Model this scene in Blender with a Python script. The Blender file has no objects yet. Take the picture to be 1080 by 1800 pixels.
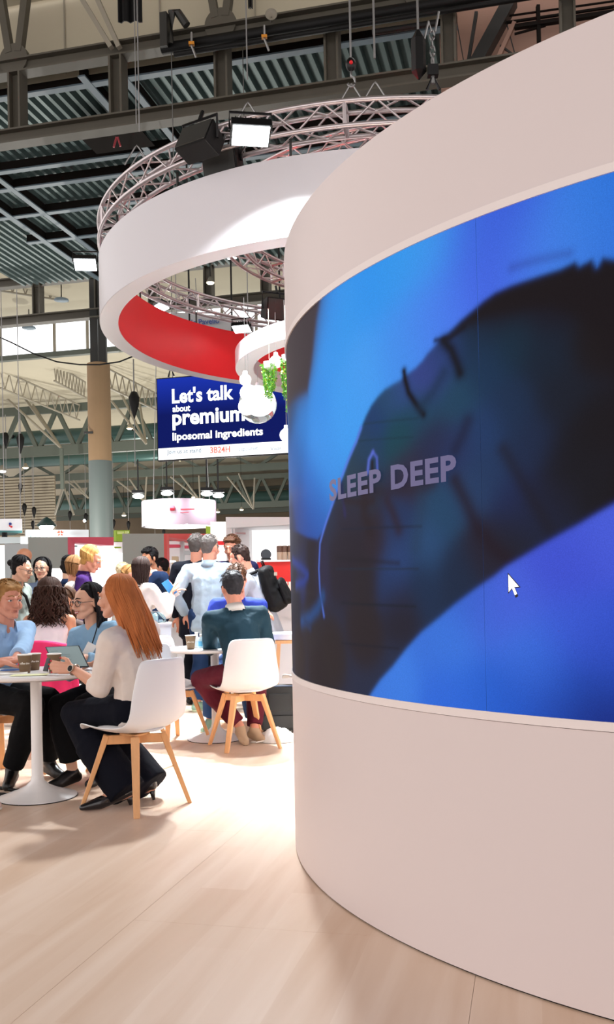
import bpy, bmesh, math, random
import numpy as np
from mathutils import Vector, Matrix, Euler
random.seed(7); np.random.seed(7)
V = Vector; PI = math.pi
scene = bpy.context.scene
C = scene.collection

# ------------------------------------------------------------------ camera
EYE = V((0, 0, 1.2)); FOC = 1650.0; PITCH = 0.0117; ROLL = 0.0202; PPY = 1015.3
UP0 = V((0, -math.sin(PITCH), math.cos(PITCH))); FWD = V((0, math.cos(PITCH), math.sin(PITCH)))
RIGHT = V((1, 0, 0)) * math.cos(ROLL) - UP0 * math.sin(ROLL)
UPV = V((1, 0, 0)) * math.sin(ROLL) + UP0 * math.cos(ROLL)
cd = bpy.data.cameras.new('camera'); cam = bpy.data.objects.new('camera', cd); C.objects.link(cam)
cd.sensor_fit = 'HORIZONTAL'; cd.sensor_width = 36.0; cd.lens = FOC / 1080 * 36.0
cd.shift_y = (PPY - 900) / 1080.0; cd.clip_start = 0.05; cd.clip_end = 400
m = Matrix((RIGHT, UPV, -FWD)).transposed().to_4x4(); m.translation = EYE
cam.matrix_world = m
scene.camera = cam

# ------------------------------------------------------------------ world, exposure
scene.view_settings.view_transform = 'Standard'
scene.view_settings.look = 'None'
scene.view_settings.exposure = 0.0
scene.view_settings.gamma = 1.0
scene.view_settings.use_curve_mapping = False
w = bpy.data.worlds.new('hall_light'); scene.world = w; w.use_nodes = True
bg = w.node_tree.nodes['Background']
bg.inputs['Color'].default_value = (1.0, 0.925, 0.895, 1); bg.inputs['Strength'].default_value = 1.6
scene.cycles.max_bounces = 6; scene.cycles.diffuse_bounces = 3; scene.cycles.glossy_bounces = 3
scene.cycles.transparent_max_bounces = 10

def area_light(name, loc, target, size, power, color=(1, 1, 1), size_y=None, spread=PI):
    d = bpy.data.lights.new(name, 'AREA'); d.energy = power; d.color = color; d.size = size
    if size_y: d.shape = 'RECTANGLE'; d.size_y = size_y
    d.spread = spread
    o = bpy.data.objects.new(name, d); C.objects.link(o); o.location = loc
    o.rotation_euler = (V(target) - V(loc)).to_track_quat('-Z', 'Y').to_euler()
    return o

# ------------------------------------------------------------------ helpers
def ray(px, py):
    X = px - 540.0; Y = PPY - py
    return FWD + RIGHT * (X / FOC) + UPV * (Y / FOC)
def at(px, py, Y):
    """the point of the place seen at that spot of the photograph, Y metres ahead"""
    d = ray(px, py); return EYE + d * (Y / d.y)
def onfloor(px, py, z=0.0):
    d = ray(px, py); return EYE + d * ((z - EYE.z) / d.z)

def srgb(r, g=None, b=None):
    if g is None: r, g, b = r
    f = lambda c: (c / 255.0 / 12.92) if c / 255.0 <= 0.04045 else ((c / 255.0 + 0.055) / 1.055) ** 2.4
    return (f(r), f(g), f(b), 1.0)

MATS = {}
def mat(name, col, rough=0.5, metal=0.0, bump=0.0, bscale=60.0, var=0.0, vscale=8.0, emit=0.0, spec=0.5, sss=0.0, alpha=None, ecol=None, trans=0.0, coat=0.0, sheen=0.0, stretch=None, wrinkle=0.0):
    if name in MATS: return MATS[name]
    M = bpy.data.materials.new(name); M.use_nodes = True; MATS[name] = M
    nt = M.node_tree; N = nt.nodes; L = nt.links; b = N['Principled BSDF']
    if len(col) == 3 and max(col) > 1.0: col = srgb(col)
    if len(col) == 3: col = (*col, 1)
    b.inputs['Base Color'].default_value = col; b.inputs['Roughness'].default_value = rough
    b.inputs['Metallic'].default_value = metal; b.inputs['Specular IOR Level'].default_value = spec
    b.inputs['Coat Weight'].default_value = coat; b.inputs['Sheen Weight'].default_value = sheen
    b.inputs['Transmission Weight'].default_value = trans
    if sss: b.inputs['Subsurface Weight'].default_value = sss; b.inputs['Subsurface Radius'].default_value = (0.012, 0.005, 0.003); b.inputs['Subsurface Scale'].default_value = 1.0
    if emit: b.inputs['Emission Color'].default_value = ecol or col; b.inputs['Emission Strength'].default_value = emit
    if alpha is not None: b.inputs['Alpha'].default_value = alpha
    tc = N.new('ShaderNodeTexCoord'); vec = tc.outputs['Object']
    if stretch:
        mp = N.new('ShaderNodeMapping'); mp.inputs['Scale'].default_value = stretch; L.new(vec, mp.inputs['Vector']); vec = mp.outputs['Vector']
    if var:
        n = N.new('ShaderNodeTexNoise'); n.inputs['Scale'].default_value = vscale; n.inputs['Detail'].default_value = 5; L.new(vec, n.inputs['Vector'])
        mx = N.new('ShaderNodeMix'); mx.data_type = 'RGBA'; mx.blend_type = 'MIX'
        L.new(n.outputs['Fac'], mx.inputs['Factor'])
        mx.inputs['A'].default_value = (*[max(0, c * (1 - var)) for c in col[:3]], 1); mx.inputs['B'].default_value = (*[min(1, c * (1 + var)) for c in col[:3]], 1)
        L.new(mx.outputs['Result'], b.inputs['Base Color'])
    if bump or wrinkle:
        n2 = N.new('ShaderNodeTexNoise'); n2.inputs['Scale'].default_value = bscale; n2.inputs['Detail'].default_value = 4; L.new(vec, n2.inputs['Vector'])
        bp = N.new('ShaderNodeBump'); bp.inputs['Strength'].default_value = bump or wrinkle; bp.inputs['Distance'].default_value = 0.004 if bump else 0.02
        L.new(n2.outputs['Fac'], bp.inputs['Height']); L.new(bp.outputs['Normal'], b.inputs['Normal'])
    return M

def finish(o, name, material, parent=None, smooth=False, kind=None):
    o.name = name
    if material: o.data.materials.append(material)
    if parent is not None: o.parent = parent
    if smooth:
        o.data.polygons.foreach_set('use_smooth', [True] * len(o.data.polygons))
    if kind: o['kind'] = kind
    return o
def tag(o, label=None, cat=None, group=None, kind=None):
    if label: o['label'] = label
    if cat: o['category'] = cat
    if group: o['group'] = group
    if kind: o['kind'] = kind
    return o
def thing(name, label, cat, loc=(0, 0, 0), rotz=0.0, group=None):
    o = bpy.data.objects.new(name, None); C.objects.link(o); o.empty_display_size = 0.1
    o.location = loc; o.rotation_euler = (0, 0, rotz)
    return tag(o, label, cat, group)
def kids(o): return [c for c in list(C.objects) if c.parent == o]
def dup(root, loc=None, rotz=None, label=None, group=None, scale=None):
    r = root.copy(); C.objects.link(r)
    if loc is not None: r.location = loc
    if rotz is not None: r.rotation_euler = (0, 0, rotz)
    if scale: r.scale = (scale,) * 3
    if label: r['label'] = label
    if group: r['group'] = group
    for ch in list(root.children):
        c = ch.copy(); C.objects.link(c); c.parent = r
        for g in ch.children:
            d = g.copy(); C.objects.link(d); d.parent = c
    return r

def basis(d):
    d = V(d).normalized(); u = V((0, 0, 1)) if abs(d.z) < 0.99 else V((1, 0, 0))
    s = d.cross(u).normalized(); return s, s.cross(d).normalized(), d
class MB:
    def __init__(s): s.v = []; s.f = []
    def add(s, vs, fs):
        n = len(s.v); s.v += [tuple(p) for p in vs]; s.f += [tuple(i + n for i in f) for f in fs]; return s
    def box(s, c, size, rz=0.0, M=None):
        hx, hy, hz = size[0] / 2, size[1] / 2, size[2] / 2
        P = [V((x, y, z)) for x in (-hx, hx) for y in (-hy, hy) for z in (-hz, hz)]
        if M is not None: P = [M @ p for p in P]
        elif rz: R = Matrix.Rotation(rz, 3, 'Z'); P = [R @ p for p in P]
        c = V(c); P = [p + c for p in P]
        return s.add(P, [(0, 1, 3, 2), (4, 6, 7, 5), (0, 4, 5, 1), (2, 3, 7, 6), (0, 2, 6, 4), (1, 5, 7, 3)])
    def bar(s, a, b, w, h, up=None):
        a = V(a); b = V(b); d = (b - a).normalized()
        if up is None: S, U, _ = basis(d)
        else: S = d.cross(V(up)).normalized(); U = S.cross(d)
        P = [p + S * (x * w / 2) + U * (y * h / 2) for p in (a, b) for x, y in ((-1, -1), (1, -1), (1, 1), (-1, 1))]
        return s.add(P, [(0, 1, 2, 3), (7, 6, 5, 4), (0, 4, 5, 1), (1, 5, 6, 2), (2, 6, 7, 3), (3, 7, 4, 0)])
    def ibeam(s, a, b, w, h, t, up=(0, 0, 1)):
        a = V(a); b = V(b); d = (b - a).normalized(); S = d.cross(V(up)).normalized(); U = S.cross(d)
        s.bar(a + U * (h / 2 - t / 2), b + U * (h / 2 - t / 2), w, t, up); s.bar(a - U * (h / 2 - t / 2), b - U * (h / 2 - t / 2), w, t, up)
        return s.bar(a, b, t, h - 2 * t, up)
    def tube(s, pts, r, n=8, caps=True, closed=False, r2=None):
        pts = [V(p) for p in pts]; m_ = len(pts); vs = []; fs = []
        for i, p in enumerate(pts):
            if closed: d = pts[(i + 1) % m_] - pts[i - 1]
            else: d = pts[min(i + 1, m_ - 1)] - pts[max(i - 1, 0)]
            S, U, _ = basis(d)
            rr = r if r2 is None else r + (r2 - r) * i / max(1, m_ - 1)
            if isinstance(r, (list, tuple)): rr = r[i]
            for k in range(n):
                a = 2 * PI * k / n; vs.append(p + S * (math.cos(a) * rr) + U * (math.sin(a) * rr))
        R = m_ if closed else m_ - 1
        for i in range(R):
            j = (i + 1) % m_
            for k in range(n): fs.append((i * n + k, i * n + (k + 1) % n, j * n + (k + 1) % n, j * n + k))
        if caps and not closed: fs.append(tuple(range(n))[::-1]); fs.append(tuple((m_ - 1) * n + k for k in range(n)))
        return s.add(vs, fs)
    def lathe(s, prof, n=32, c=(0, 0, 0), a0=0.0, a1=2 * PI, closedprof=False):
        full = abs(a1 - a0 - 2 * PI) < 1e-6; m_ = n if full else n + 1; k = len(prof); vs = []; fs = []
        for i in range(m_):
            a = a0 + (a1 - a0) * i / n
            for r, z in prof: vs.append((c[0] + r * math.cos(a), c[1] + r * math.sin(a), c[2] + z))
        for i in range(n):
            j = (i + 1) % m_
            for q in range(k if closedprof else k - 1):
                q2 = (q + 1) % k; fs.append((i * k + q, j * k + q, j * k + q2, i * k + q2))
        return s.add(vs, fs)
    def sphere(s, c, r, n=16, m_=10, sc=(1, 1, 1)):
        prof = [(max(1e-5, r * math.sin(PI * i / m_)), -r * math.cos(PI * i / m_)) for i in range(m_ + 1)]
        vs = MB().lathe(prof, n)
        return s.add([(c[0] + p[0] * sc[0], c[1] + p[1] * sc[1], c[2] + p[2] * sc[2]) for p in vs.v], vs.f)
    def grid(s, P):
        a = len(P); b = len(P[0]); return s.add([p for r in P for p in r], [(i * b + j, (i + 1) * b + j, (i + 1) * b + j + 1, i * b + j + 1) for i in range(a - 1) for j in range(b - 1)])
    def build(s, name, material, parent=None, smooth=False, kind=None, world=False, bevel=0.0, solid=0.0, subsurf=0, autosmooth=False):
        me = bpy.data.meshes.new(name); o = bpy.data.objects.new(name, me); C.objects.link(o)
        vs = np.array(s.v, float).reshape(-1, 3)
        if parent is not None:
            if world: vs = vs - np.array(parent_loc(parent))
        else:
            org = np.array([(vs[:, 0].min() + vs[:, 0].max()) / 2, (vs[:, 1].min() + vs[:, 1].max()) / 2, vs[:, 2].min()])
            vs = vs - org; o.location = org
        me.from_pydata(vs.tolist(), [], s.f); me.update()
        finish(o, name, material, parent, smooth, kind)
        if solid:
            md = o.modifiers.new('t', 'SOLIDIFY'); md.thickness = solid; md.offset = 0
        if bevel:
            md = o.modifiers.new('b', 'BEVEL'); md.width = bevel; md.segments = 2; md.limit_method = 'ANGLE'
        if subsurf:
            md = o.modifiers.new('s', 'SUBSURF'); md.levels = subsurf; md.render_levels = subsurf
        if autosmooth and smooth:
            me.polygons.foreach_set('use_smooth', [True] * len(me.polygons))
            try: me.set_sharp_from_angle(angle=math.radians(35))
            except Exception: pass
        return o
def parent_loc(p):
    l = V((0, 0, 0))
    while p is not None: l = l + p.location; p = p.parent
    return l

def text_mesh(s, size, depth=0.0, bold=0.0, align='LEFT', space=1.0):
    cu = bpy.data.curves.new('t', 'FONT'); cu.body = s; cu.size = size; cu.extrude = depth; cu.offset = bold; cu.align_x = align; cu.space_character = space
    cu.resolution_u = 3
    o = bpy.data.objects.new('t', cu); C.objects.link(o); dg = bpy.context.evaluated_depsgraph_get(); dg.update()
    me = bpy.data.meshes.new_from_object(o.evaluated_get(dg)); bpy.data.objects.remove(o)
    return me
def place_text(name, s, size, M, material, parent=None, depth=0.0005, bold=0.0, align='LEFT', width=None, space=1.0):
    """M: 4x4 placing text plane (x right, y up, z out)"""
    me = text_mesh(s, size, depth, bold, align, space)
    if width:
        xs = [v.co.x for v in me.vertices]; k = width / (max(xs) - min(xs)); x0 = min(xs) if align == 'LEFT' else 0
        me.transform(Matrix.Translation((-x0, 0, 0))); me.transform(Matrix.Diagonal((k, 1, 1, 1)))
    if parent is not None: M = Matrix.Translation(-parent_loc(parent)) @ M
    me.transform(M)
    o = bpy.data.objects.new(name, me); C.objects.link(o); me.materials.clear(); me.materials.append(material)
    if parent is not None: o.parent = parent
    return o
def frame(o, x, up):
    x = V(x).normalized(); up = V(up); z = x.cross(up).normalized(); y = z.cross(x)
    m_ = Matrix((x, y, z)).transposed().to_4x4(); m_.translation = V(o); return m_

# hall axes: the roof grid and the floor boards run 13.5 degrees off the line of sight
HA = math.radians(13.5); AX = V((math.sin(HA), math.cos(HA), 0)); BX = V((math.cos(HA), -math.sin(HA), 0))
def H(b, a, z): return BX * b + AX * a + V((0, 0, z))
def hit(px, py, a):
    """where the sight line meets the upright plane a metres down the hall -> (b, z)"""
    d = ray(px, py); t = a / d.dot(AX); p = EYE + d * t; return p.dot(BX), p.z
def hitz(px, py, z):
    p = onfloor(px, py, z); return p.dot(BX), p.dot(AX)
FL_A, FL_B, FL_C = 200, 330, 850
SEAMS = ((-.9,0.0,.03),(0.0,1.779,.005),(1.779,2.75,.006),(2.75,3.7,.03))
# ---- 10_hall
# ------------------------------------------------------------------ materials of the hall
M_cream = mat('cream_panel', (188, 180, 158), 0.8, var=0.05, vscale=0.6)
M_pinkcream = mat('warm_panel', (176, 140, 124), 0.8, var=0.06, vscale=0.6)
M_girder = mat('girder_paint', (84, 80, 70), 0.55, var=0.12, vscale=2)
M_steel = mat('dark_steel', (46, 46, 44), 0.5, var=0.1)
M_deck = mat('galvanised_deck', (104, 122, 122), 0.5, metal=0.3, var=0.15, vscale=1.5)
M_beamlight = mat('pale_blue_beam', (112, 130, 142), 0.5)
M_beamdark = mat('brown_black_beam', (34, 30, 28), 0.9, spec=.1)
M_duct = mat('teal_duct', (72, 104, 100), 0.4, metal=0.3)
M_greytube = mat('grey_tube_paint', (150, 144, 130), 0.5)
M_gtruss = mat('green_grey_truss', (84, 92, 84), 0.5)
M_black = mat('black_plastic', (9, 9, 10), 0.55, spec=.25)
M_blackmetal = mat('black_metal', (20, 20, 22), 0.35, metal=0.4)
M_sky = mat('skylight_glass', (235, 245, 250), 0.3, emit=1.6, ecol=(0.95, 0.98, 1, 1))
M_lamp = mat('lamp_glow', (255, 250, 240), 0.3, emit=9.0, ecol=(1, 0.97, 0.9, 1))
M_lampwarm = mat('warm_lamp_glow', (255, 225, 170), 0.3, emit=7.0, ecol=(1, 0.85, 0.55, 1))
M_flood = mat('floodlight_glow', (235, 250, 255), 0.3, emit=14.0, ecol=(0.9, 0.98, 1, 1))
M_chain = mat('steel_chain', (150, 150, 150), 0.35, metal=0.8)
M_conc = mat('tan_concrete', (142, 116, 86), 0.8, var=0.12, vscale=1.5, bump=0.3, bscale=8)
M_concgrey = mat('blue_grey_paint', (88, 98, 96), 0.6, var=0.04, vscale=1)
M_hallfloor = mat('hall_floor_grey', (96, 92, 90), 0.6, var=0.1)
M_farwall = mat('far_wall_brown', (120, 106, 88), 0.85, var=0.2, vscale=0.4)
M_beige = mat('beige_siding', (168, 158, 138), 0.7, var=0.05)

# ------------------------------------------------------------------ floors
f = MB(); f.grid([[H(-55, -12, -0.045), H(-55, 110, -0.045)], [H(55, -12, -0.045), H(55, 110, -0.045)]])
hf = f.build('floor', M_hallfloor); hf['kind'] = 'structure'; hf['label'] = 'grey exhibition hall floor beyond the stand'
M_wood = bpy.data.materials.new('pale_laminate'); M_wood.use_nodes = True
nt = M_wood.node_tree; N = nt.nodes; L = nt.links; b = N['Principled BSDF']
geo = N.new('ShaderNodeNewGeometry'); mp = N.new('ShaderNodeMapping'); mp.vector_type = 'TEXTURE'; mp.inputs['Rotation'].default_value = (0, 0, -HA)
L.new(geo.outputs['Position'], mp.inputs['Vector'])
mp2 = N.new('ShaderNodeMapping'); mp2.inputs['Scale'].default_value = (9, 0.7, 1); L.new(mp.outputs['Vector'], mp2.inputs['Vector'])
n1 = N.new('ShaderNodeTexNoise'); n1.inputs['Scale'].default_value = 1.0; n1.inputs['Detail'].default_value = 6; n1.inputs['Distortion'].default_value = 0.6; L.new(mp2.outputs['Vector'], n1.inputs['Vector'])
br = N.new('ShaderNodeTexBrick'); br.inputs['Scale'].default_value = 1.0; br.inputs['Brick Width'].default_value = 1.2; br.inputs['Row Height'].default_value = 0.19; br.inputs['Mortar Size'].default_value = 0.0
br.inputs['Color1'].default_value = (0, 0, 0, 1); br.inputs['Color2'].default_value = (1, 1, 1, 1)
mp3 = N.new('ShaderNodeMapping'); mp3.inputs['Rotation'].default_value = (0, 0, PI / 2); L.new(mp.outputs['Vector'], mp3.inputs['Vector']); L.new(mp3.outputs['Vector'], br.inputs['Vector'])
ad = N.new('ShaderNodeMath'); ad.operation = 'MULTIPLY_ADD'; L.new(br.outputs['Color'], ad.inputs[0]); ad.inputs[1].default_value = 0.22; L.new(n1.outputs['Fac'], ad.inputs[2])
cr = N.new('ShaderNodeValToRGB'); cr.color_ramp.elements[0].position = 0.3; cr.color_ramp.elements[0].color = srgb(217, 185, 158); cr.color_ramp.elements[1].position = 0.85; cr.color_ramp.elements[1].color = srgb(237, 213, 193)
L.new(ad.outputs[0], cr.inputs['Fac']); L.new(cr.outputs['Color'], b.inputs['Base Color']); b.inputs['Roughness'].default_value = 0.38
fl = tag(bpy.data.objects.new('floor', None), 'pale wood laminate floor of the stand laid in wide sheets', kind='structure'); C.objects.link(fl)
# sheets: one joint runs through the two measured points
p0 = onfloor(30, 1790); p1 = onfloor(385, 1500)
b0 = p0.dot(BX); SW = 1.25; SLN = 2.5; g = 0.0012
a_joint = onfloor(270, 1365).dot(AX)
mb0 = MB(); mb0.box((0, 0, -0.011), (SW - g, SLN - g, 0.022)); sheet = None
for i in range(-5, 4):
    for j in range(-3, 5):
        cb = b0 + (i + 0.5) * SW; ca = a_joint + (j + 0.5 + (0.5 if i % 2 else 0)) * SLN - SLN * 0
        c = H(cb, ca, 0)
        if c.y < -1.5 or c.y > 13.2 or c.x > 4.2 or c.x < -5.5: continue
        if sheet is None:
            sheet = mb0.build('floor_sheet', M_wood, fl); o = sheet
        else:
            o = sheet.copy(); C.objects.link(o)
        o.parent = fl; o.location = c; o.rotation_euler = (0, 0, -HA)
ub = MB(); ub.box(H(-0.6, 5.6, -0.033), (11, 17, 0.02), -HA); ub.build('floor_underlay', M_black, fl)

# ------------------------------------------------------------------ roof girders
def roof_girder(a, zl, zu, posts, b_lo, b_hi, w, label, discs=(), dr=0.36, diag=1.6, mt=None, zig=False):
    mt = mt or M_girder
    t = thing('roof_girder', label, 'girder', H((b_lo + b_hi) / 2, a, zl))
    m_ = MB(); m_.ibeam(H(b_lo, a, zu), H(b_hi, a, zu), w * 1.1, w, w * 0.12); m_.build('upper_chord', mt, t, world=True)
    m_ = MB(); m_.ibeam(H(b_lo, a, zl), H(b_hi, a, zl), w * 1.1, w, w * 0.12); m_.build('lower_chord', mt, t, world=True)
    for pb in posts:
        m_ = MB(); m_.ibeam(H(pb, a, zl + w / 2), H(pb, a, zu - w / 2), w * 1.1, w * 0.95, w * 0.14, up=BX); m_.build('post', mt, t, world=True)
    for db in discs:
        m_ = MB(); m_.tube([H(db, a - 0.08, zu + dr * 0.55), H(db, a + 0.08, zu + dr * 0.55)], dr, 24); m_.build('gusset_plate', mt, t, world=True)
        for s in (-1, 1):
            m_ = MB(); m_.bar(H(db + s * 0.12, a, zu + dr), H(db + s * diag, a, zu + dr + 3.2), w * 0.55, w * 0.5); m_.build('diagonal', mt, t, world=True)
    return t
A1 = 19.6
zl1 = hit(540, 168, A1)[1]; zu1 = hit(540, 36, A1)[1]
posts1 = [hit(x, y, A1)[0] for x, y in ((31, 170), (208, 150), (392, 120), (585, 100), (790, 85), (998, 40))]
sp = posts1[1] - posts1[0]
roof_girder(A1, zl1, zu1, [posts1[0] - sp] + posts1 + [posts1[-1] + 2.2], posts1[0] - 5, posts1[-1] + 5, 0.33, 'dark steel roof girder with square openings across the top of the view',
            discs=(hit(26, 92, A1)[0], hit(389, 45, A1)[0], hit(389, 45, A1)[0] + 4.4), diag=0.62)
# thin grey struts and pipes by the first girder
t = thing('roof_strut', 'pair of pale grey slanting struts meeting on the upper chord of the near girder', 'strut', H(posts1[1], A1 - .3, zu1))
for a_, b_ in (((145, 0), (196, 84)), ((172, 0), (210, 84))):
    m_ = MB(); p = hit(*a_, A1 - 0.3); q = hit(*b_, A1 - 0.3); m_.bar(H(p[0] - (q[0] - p[0]) * .8, A1 - .3, p[1] + (p[1] - q[1]) * .8), H(q[0], A1 - .3, q[1]), 0.13, 0.1); m_.build('strut', M_greytube, t, world=True)
pp = thing('service_pipe', 'black service pipe running along the near roof girder', 'pipe', H(0, A1 - .35, zu1 - .3))
q0 = hit(285, 80, A1 - .35)
m_ = MB(); m_.tube([H(q0[0], A1 - .35, zu1 - .32), H(q0[0] + 14, A1 - .35, zu1 - .32)], 0.12, 10); m_.tube([H(q0[0] + 0.3, A1 - .4, zu1 - .52), H(q0[0] + 14, A1 - .4, zu1 - .52)], 0.06, 8); m_.build('pipe', M_black, pp, world=True, smooth=True)
jb = MB(); c = H(*[hit(290, 55, A1 - .45)[0], A1 - .45, hit(290, 55, A1 - .45)[1]]); jb.box(c, (0.16, 0.2, 0.75), -HA); jb.tube([c + V((0.12, 0, -0.3)), c + V((0.16, 0, 0.42)), c + V((0.3, 0, .4)), c + V((0.48, 0, 0.12))], 0.09, 8); jb.build('pipe_bracket', M_steel, pp, world=True, smooth=False)

# ------------------------------------------------------------------ corrugated deck with its beams
DZ = zu1 + 0.15
bL = hitz(60, 420, DZ)[0]; bR = hit(800, 60, A1)[0]
dk = thing('roof_deck', 'corrugated metal roof deck with dark cross beams behind the near girder', 'roof deck', H(0, 26, DZ))
pitch = 0.28
def corr(b0_, b1_, a0_, a1_, z):
    n = int((b1_ - b0_) / pitch); vs = []
    m_ = MB(); rowA = []; rowB = []
    for i in range(n):
        for k, dz in ((0, 0), (0.36, 0), (0.5, 0.16), (0.86, 0.16)):
            bb = b0_ + (i + k) * pitch; rowA.append(H(bb, a0_, z + dz)); rowB.append(H(bb, a1_, z + dz))
    m_.grid([rowA, rowB]); return m_
corr(bL - 3, bR, A1 + .25, 34, DZ).build('corrugated_sheet', M_deck, dk, world=True)
beams = [hitz(100, y, DZ - .55)[1] for y in (176, 305, 337, 386, 434)]
for i, a_ in enumerate(beams):
    bl = bL - (3 if i < 3 else 0)
    m_ = MB(); m_.bar(H(bl, a_, DZ - .17), H(bR, a_, DZ - .17), 0.12, 0.26, up=(0, 0, 1)); m_.build('cross_beam', M_beamdark, dk, world=True)
    m_ = MB(); m_.bar(H(bl, a_, DZ - .31), H(bR, a_, DZ - .31), 0.2, 0.04, up=(0, 0, 1)); m_.build('beam_flange', M_beamlight, dk, world=True)
for k, (px, py) in enumerate(((60, 420), (60, 372), (245, 150 + 110), (300, 250))):
    bb = hitz(px, py, DZ - .5)[0]
    a0_, a1_ = ((A1 + .4, 34), (beams[1], 34), (A1 + .4, beams[1]), (A1 + .4, beams[1]))[k]
    m_ = MB(); m_.bar(H(bb, a0_, DZ - .17), H(bb, a1_, DZ - .17), 0.1, 0.26, up=(0, 0, 1)); m_.build('long_beam', M_beamdark, dk, world=True)
    m_ = MB(); m_.bar(H(bb, a0_, DZ - .32), H(bb, a1_, DZ - .32), 0.18, 0.04, up=(0, 0, 1)); m_.build('beam_flange', M_beamlight, dk, world=True)
q = hitz(200, 255, DZ - .62)
m_ = MB(); m_.box(H(q[0], q[1], DZ - .4), (1.7, 1.5, 0.03), -HA); m_.build('mesh_panel', M_beamdark, dk, world=True)

# ------------------------------------------------------------------ roof skins
def skin(name, label, pts, m_):
    b_ = MB(); b_.grid(pts); o = b_.build(name, m_); o['kind'] = 'structure'; o['label'] = label; return o
skin('ceiling', 'cream roof panels above the near girder', [[H(-16, 12, 18.5), H(-16, A1 + .6, zu1 + 1.9)], [H(bR + .5, 12, 18.5), H(bR + .5, A1 + .6, zu1 + 1.9)]], M_cream)
skin('ceiling', 'dark roof over the front of the stand', [[H(-22, -16, 18.5), H(-22, 12, 18.5)], [H(26, -16, 18.5), H(26, 12, 18.5)]], M_girder)
skin('ceiling', 'dark roof over the right of the hall', [[H(bR + 12, 12, 18.5), H(bR + 12, 40, 15)], [H(40, 12, 18.5), H(40, 40, 15)]], M_girder)
# upright joints on the cream panels
bt = thing('roof_batten', 'thin upright joint strips on the cream roof panels', 'batten', H(0, A1, zu1 + 1.2))
skin('ceiling', 'cream panel wall behind the near girder struts', [[H(-16, A1 + .7, zu1 - .0), H(-16, A1 + .7, zu1 + 4.5)], [H(bR + .0, A1 + .7, zu1 - .0), H(bR, A1 + .7, zu1 + 4.5)]], M_cream)
for i in range(9):
    bb = hit(113 + i * 168, 40, A1 + .66)[0]
    m_ = MB(); m_.bar(H(bb, A1 + .66, zu1 + .1), H(bb, A1 + .66, zu1 + 4.4), 0.03, 0.03); m_.build('batten', M_greytube, bt, world=True)
skin('ceiling', 'warm tinted roof panels at the upper right', [[H(bR - .45, A1 + 2.2, 9), H(bR - .45, A1 + 1.2, zu1 + 3)], [H(bR + 12, A1 + 2.2, 9), H(bR + 12, A1 + 1.2, zu1 + 3)]], M_pinkcream)
rs = thing('roof_strut', 'dark slanting struts and pipes before the warm panels at upper right', 'strut', H(bR + 2, A1 + 1, zl1))
for (x0, y0, x1, y1, w_, mm) in ((900, 0, 835, 120, .38, M_steel), (838, 22, 822, 120, .10, M_steel), (802, 30, 818, 122, .03, M_steel), (905, 40, 872, 112, .12, M_pinkcream), (888, 30, 906, 96, .03, M_steel), (946, 10, 948, 75, .1, M_beamdark), (890, 40, 1080, 12, .06, M_beamdark), (905, 48, 1080, 22, .12, M_beamdark), (895, 28, 1080, 2, .04, M_beamdark), (905, 60, 960, 45, .05, M_beamdark), (880, 80, 905, 98, .05, M_steel)):
    p = hit(x0, y0, A1 + 1); q = hit(x1, y1, A1 + 1); m_ = MB(); m_.bar(H(p[0], A1 + 1, p[1]), H(q[0], A1 + 1, q[1]), w_, w_ * .7); m_.build('strut', mm, rs, world=True)

# second girder lower left, its column
A2 = 34.5
zu2 = hit(90, 491, A2)[1]; zl2 = hit(90, 559, A2)[1]
p2 = [hit(x, 520, A2)[0] for x in (-40, 67, 176)]
roof_girder(A2, zl2, zu2, p2 + [p2[-1] + 2.3 * i for i in range(1, 7)], p2[0] - 4, p2[-1] + 16, 0.36, 'dark roof girder at the left behind the hanging ring', discs=(p2[1], p2[1] + 9.2), dr=0.6, diag=0.7)
col = thing('column', 'round hall column, tan above and blue grey below, left of the ring', 'column', (0, 0, 0))
cb, _z = hit(176, 800, A2); cc = H(cb, A2, 0); col.location = cc
ztop = hit(176, 640, A2)[1]; zmid = hit(176, 811, A2)[1]; cr_ = 20.3 / 1650 * cc.y
m_ = MB(); m_.lathe([(cr_ * 1.0, -.04), (cr_ * 1.0, zmid)], 40, cc); m_.build('painted_shaft', M_concgrey, col, world=True, smooth=True)
m_ = MB(); m_.lathe([(cr_ * .99, zmid), (cr_ * .99, ztop), (0.01, ztop)], 40, cc); m_.build('concrete_shaft', M_conc, col, world=True, smooth=True, autosmooth=True)
for dx in (-0.16, 0.2):
    m_ = MB(); m_.bar(cc + BX * dx + V((0, 0, ztop)), cc + BX * dx + V((0, 0, zu2 + .2)), 0.24, 0.3); m_.build('steel_post', M_steel, col, world=True)
m_ = MB(); m_.box(cc + V((-.35, -cr_ * .97, hit(163, 764, A2)[1])), (.35, .03, .09)); m_.build('wall_box', M_steel, col, world=True)

# cream roof bays further back with a row of windows
def zz(px, py, a): return hit(px, py, a)[1]
za = zz(90, 566, 42); zb = zz(90, 621, 42)
skin('ceiling', 'cream roof bay between the left girder and the window row', [[H(-40, 34.2, zz(60, 415, 34.2)), H(-40, 42, za)], [H(30, 34.2, zz(60, 415, 34.2)), H(30, 42, za)]], M_cream)
wn = 1
b_prev = None
xs_w = [-60, 2, 97, 155, 212, 272, 330, 392, 452, 512, 575]
bs = [hit(x, 600, 42)[0] for x in xs_w]
for i in range(len(bs) - 1):
    m_ = MB(); m_.box(H((bs[i] + bs[i + 1]) / 2, 42, (za + zb) / 2), (bs[i + 1] - bs[i] - .12, .04, za - zb - .06), -HA)
    o = m_.build('window_%d' % (i + 1), M_sky); o['kind'] = 'structure'
    m_ = MB(); m_.bar(H(bs[i], 41.95, zb), H(bs[i], 41.95, za), .14, .14); o = m_.build('trim_%d' % (i + 1), M_greytube); o['kind'] = 'structure'
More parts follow.
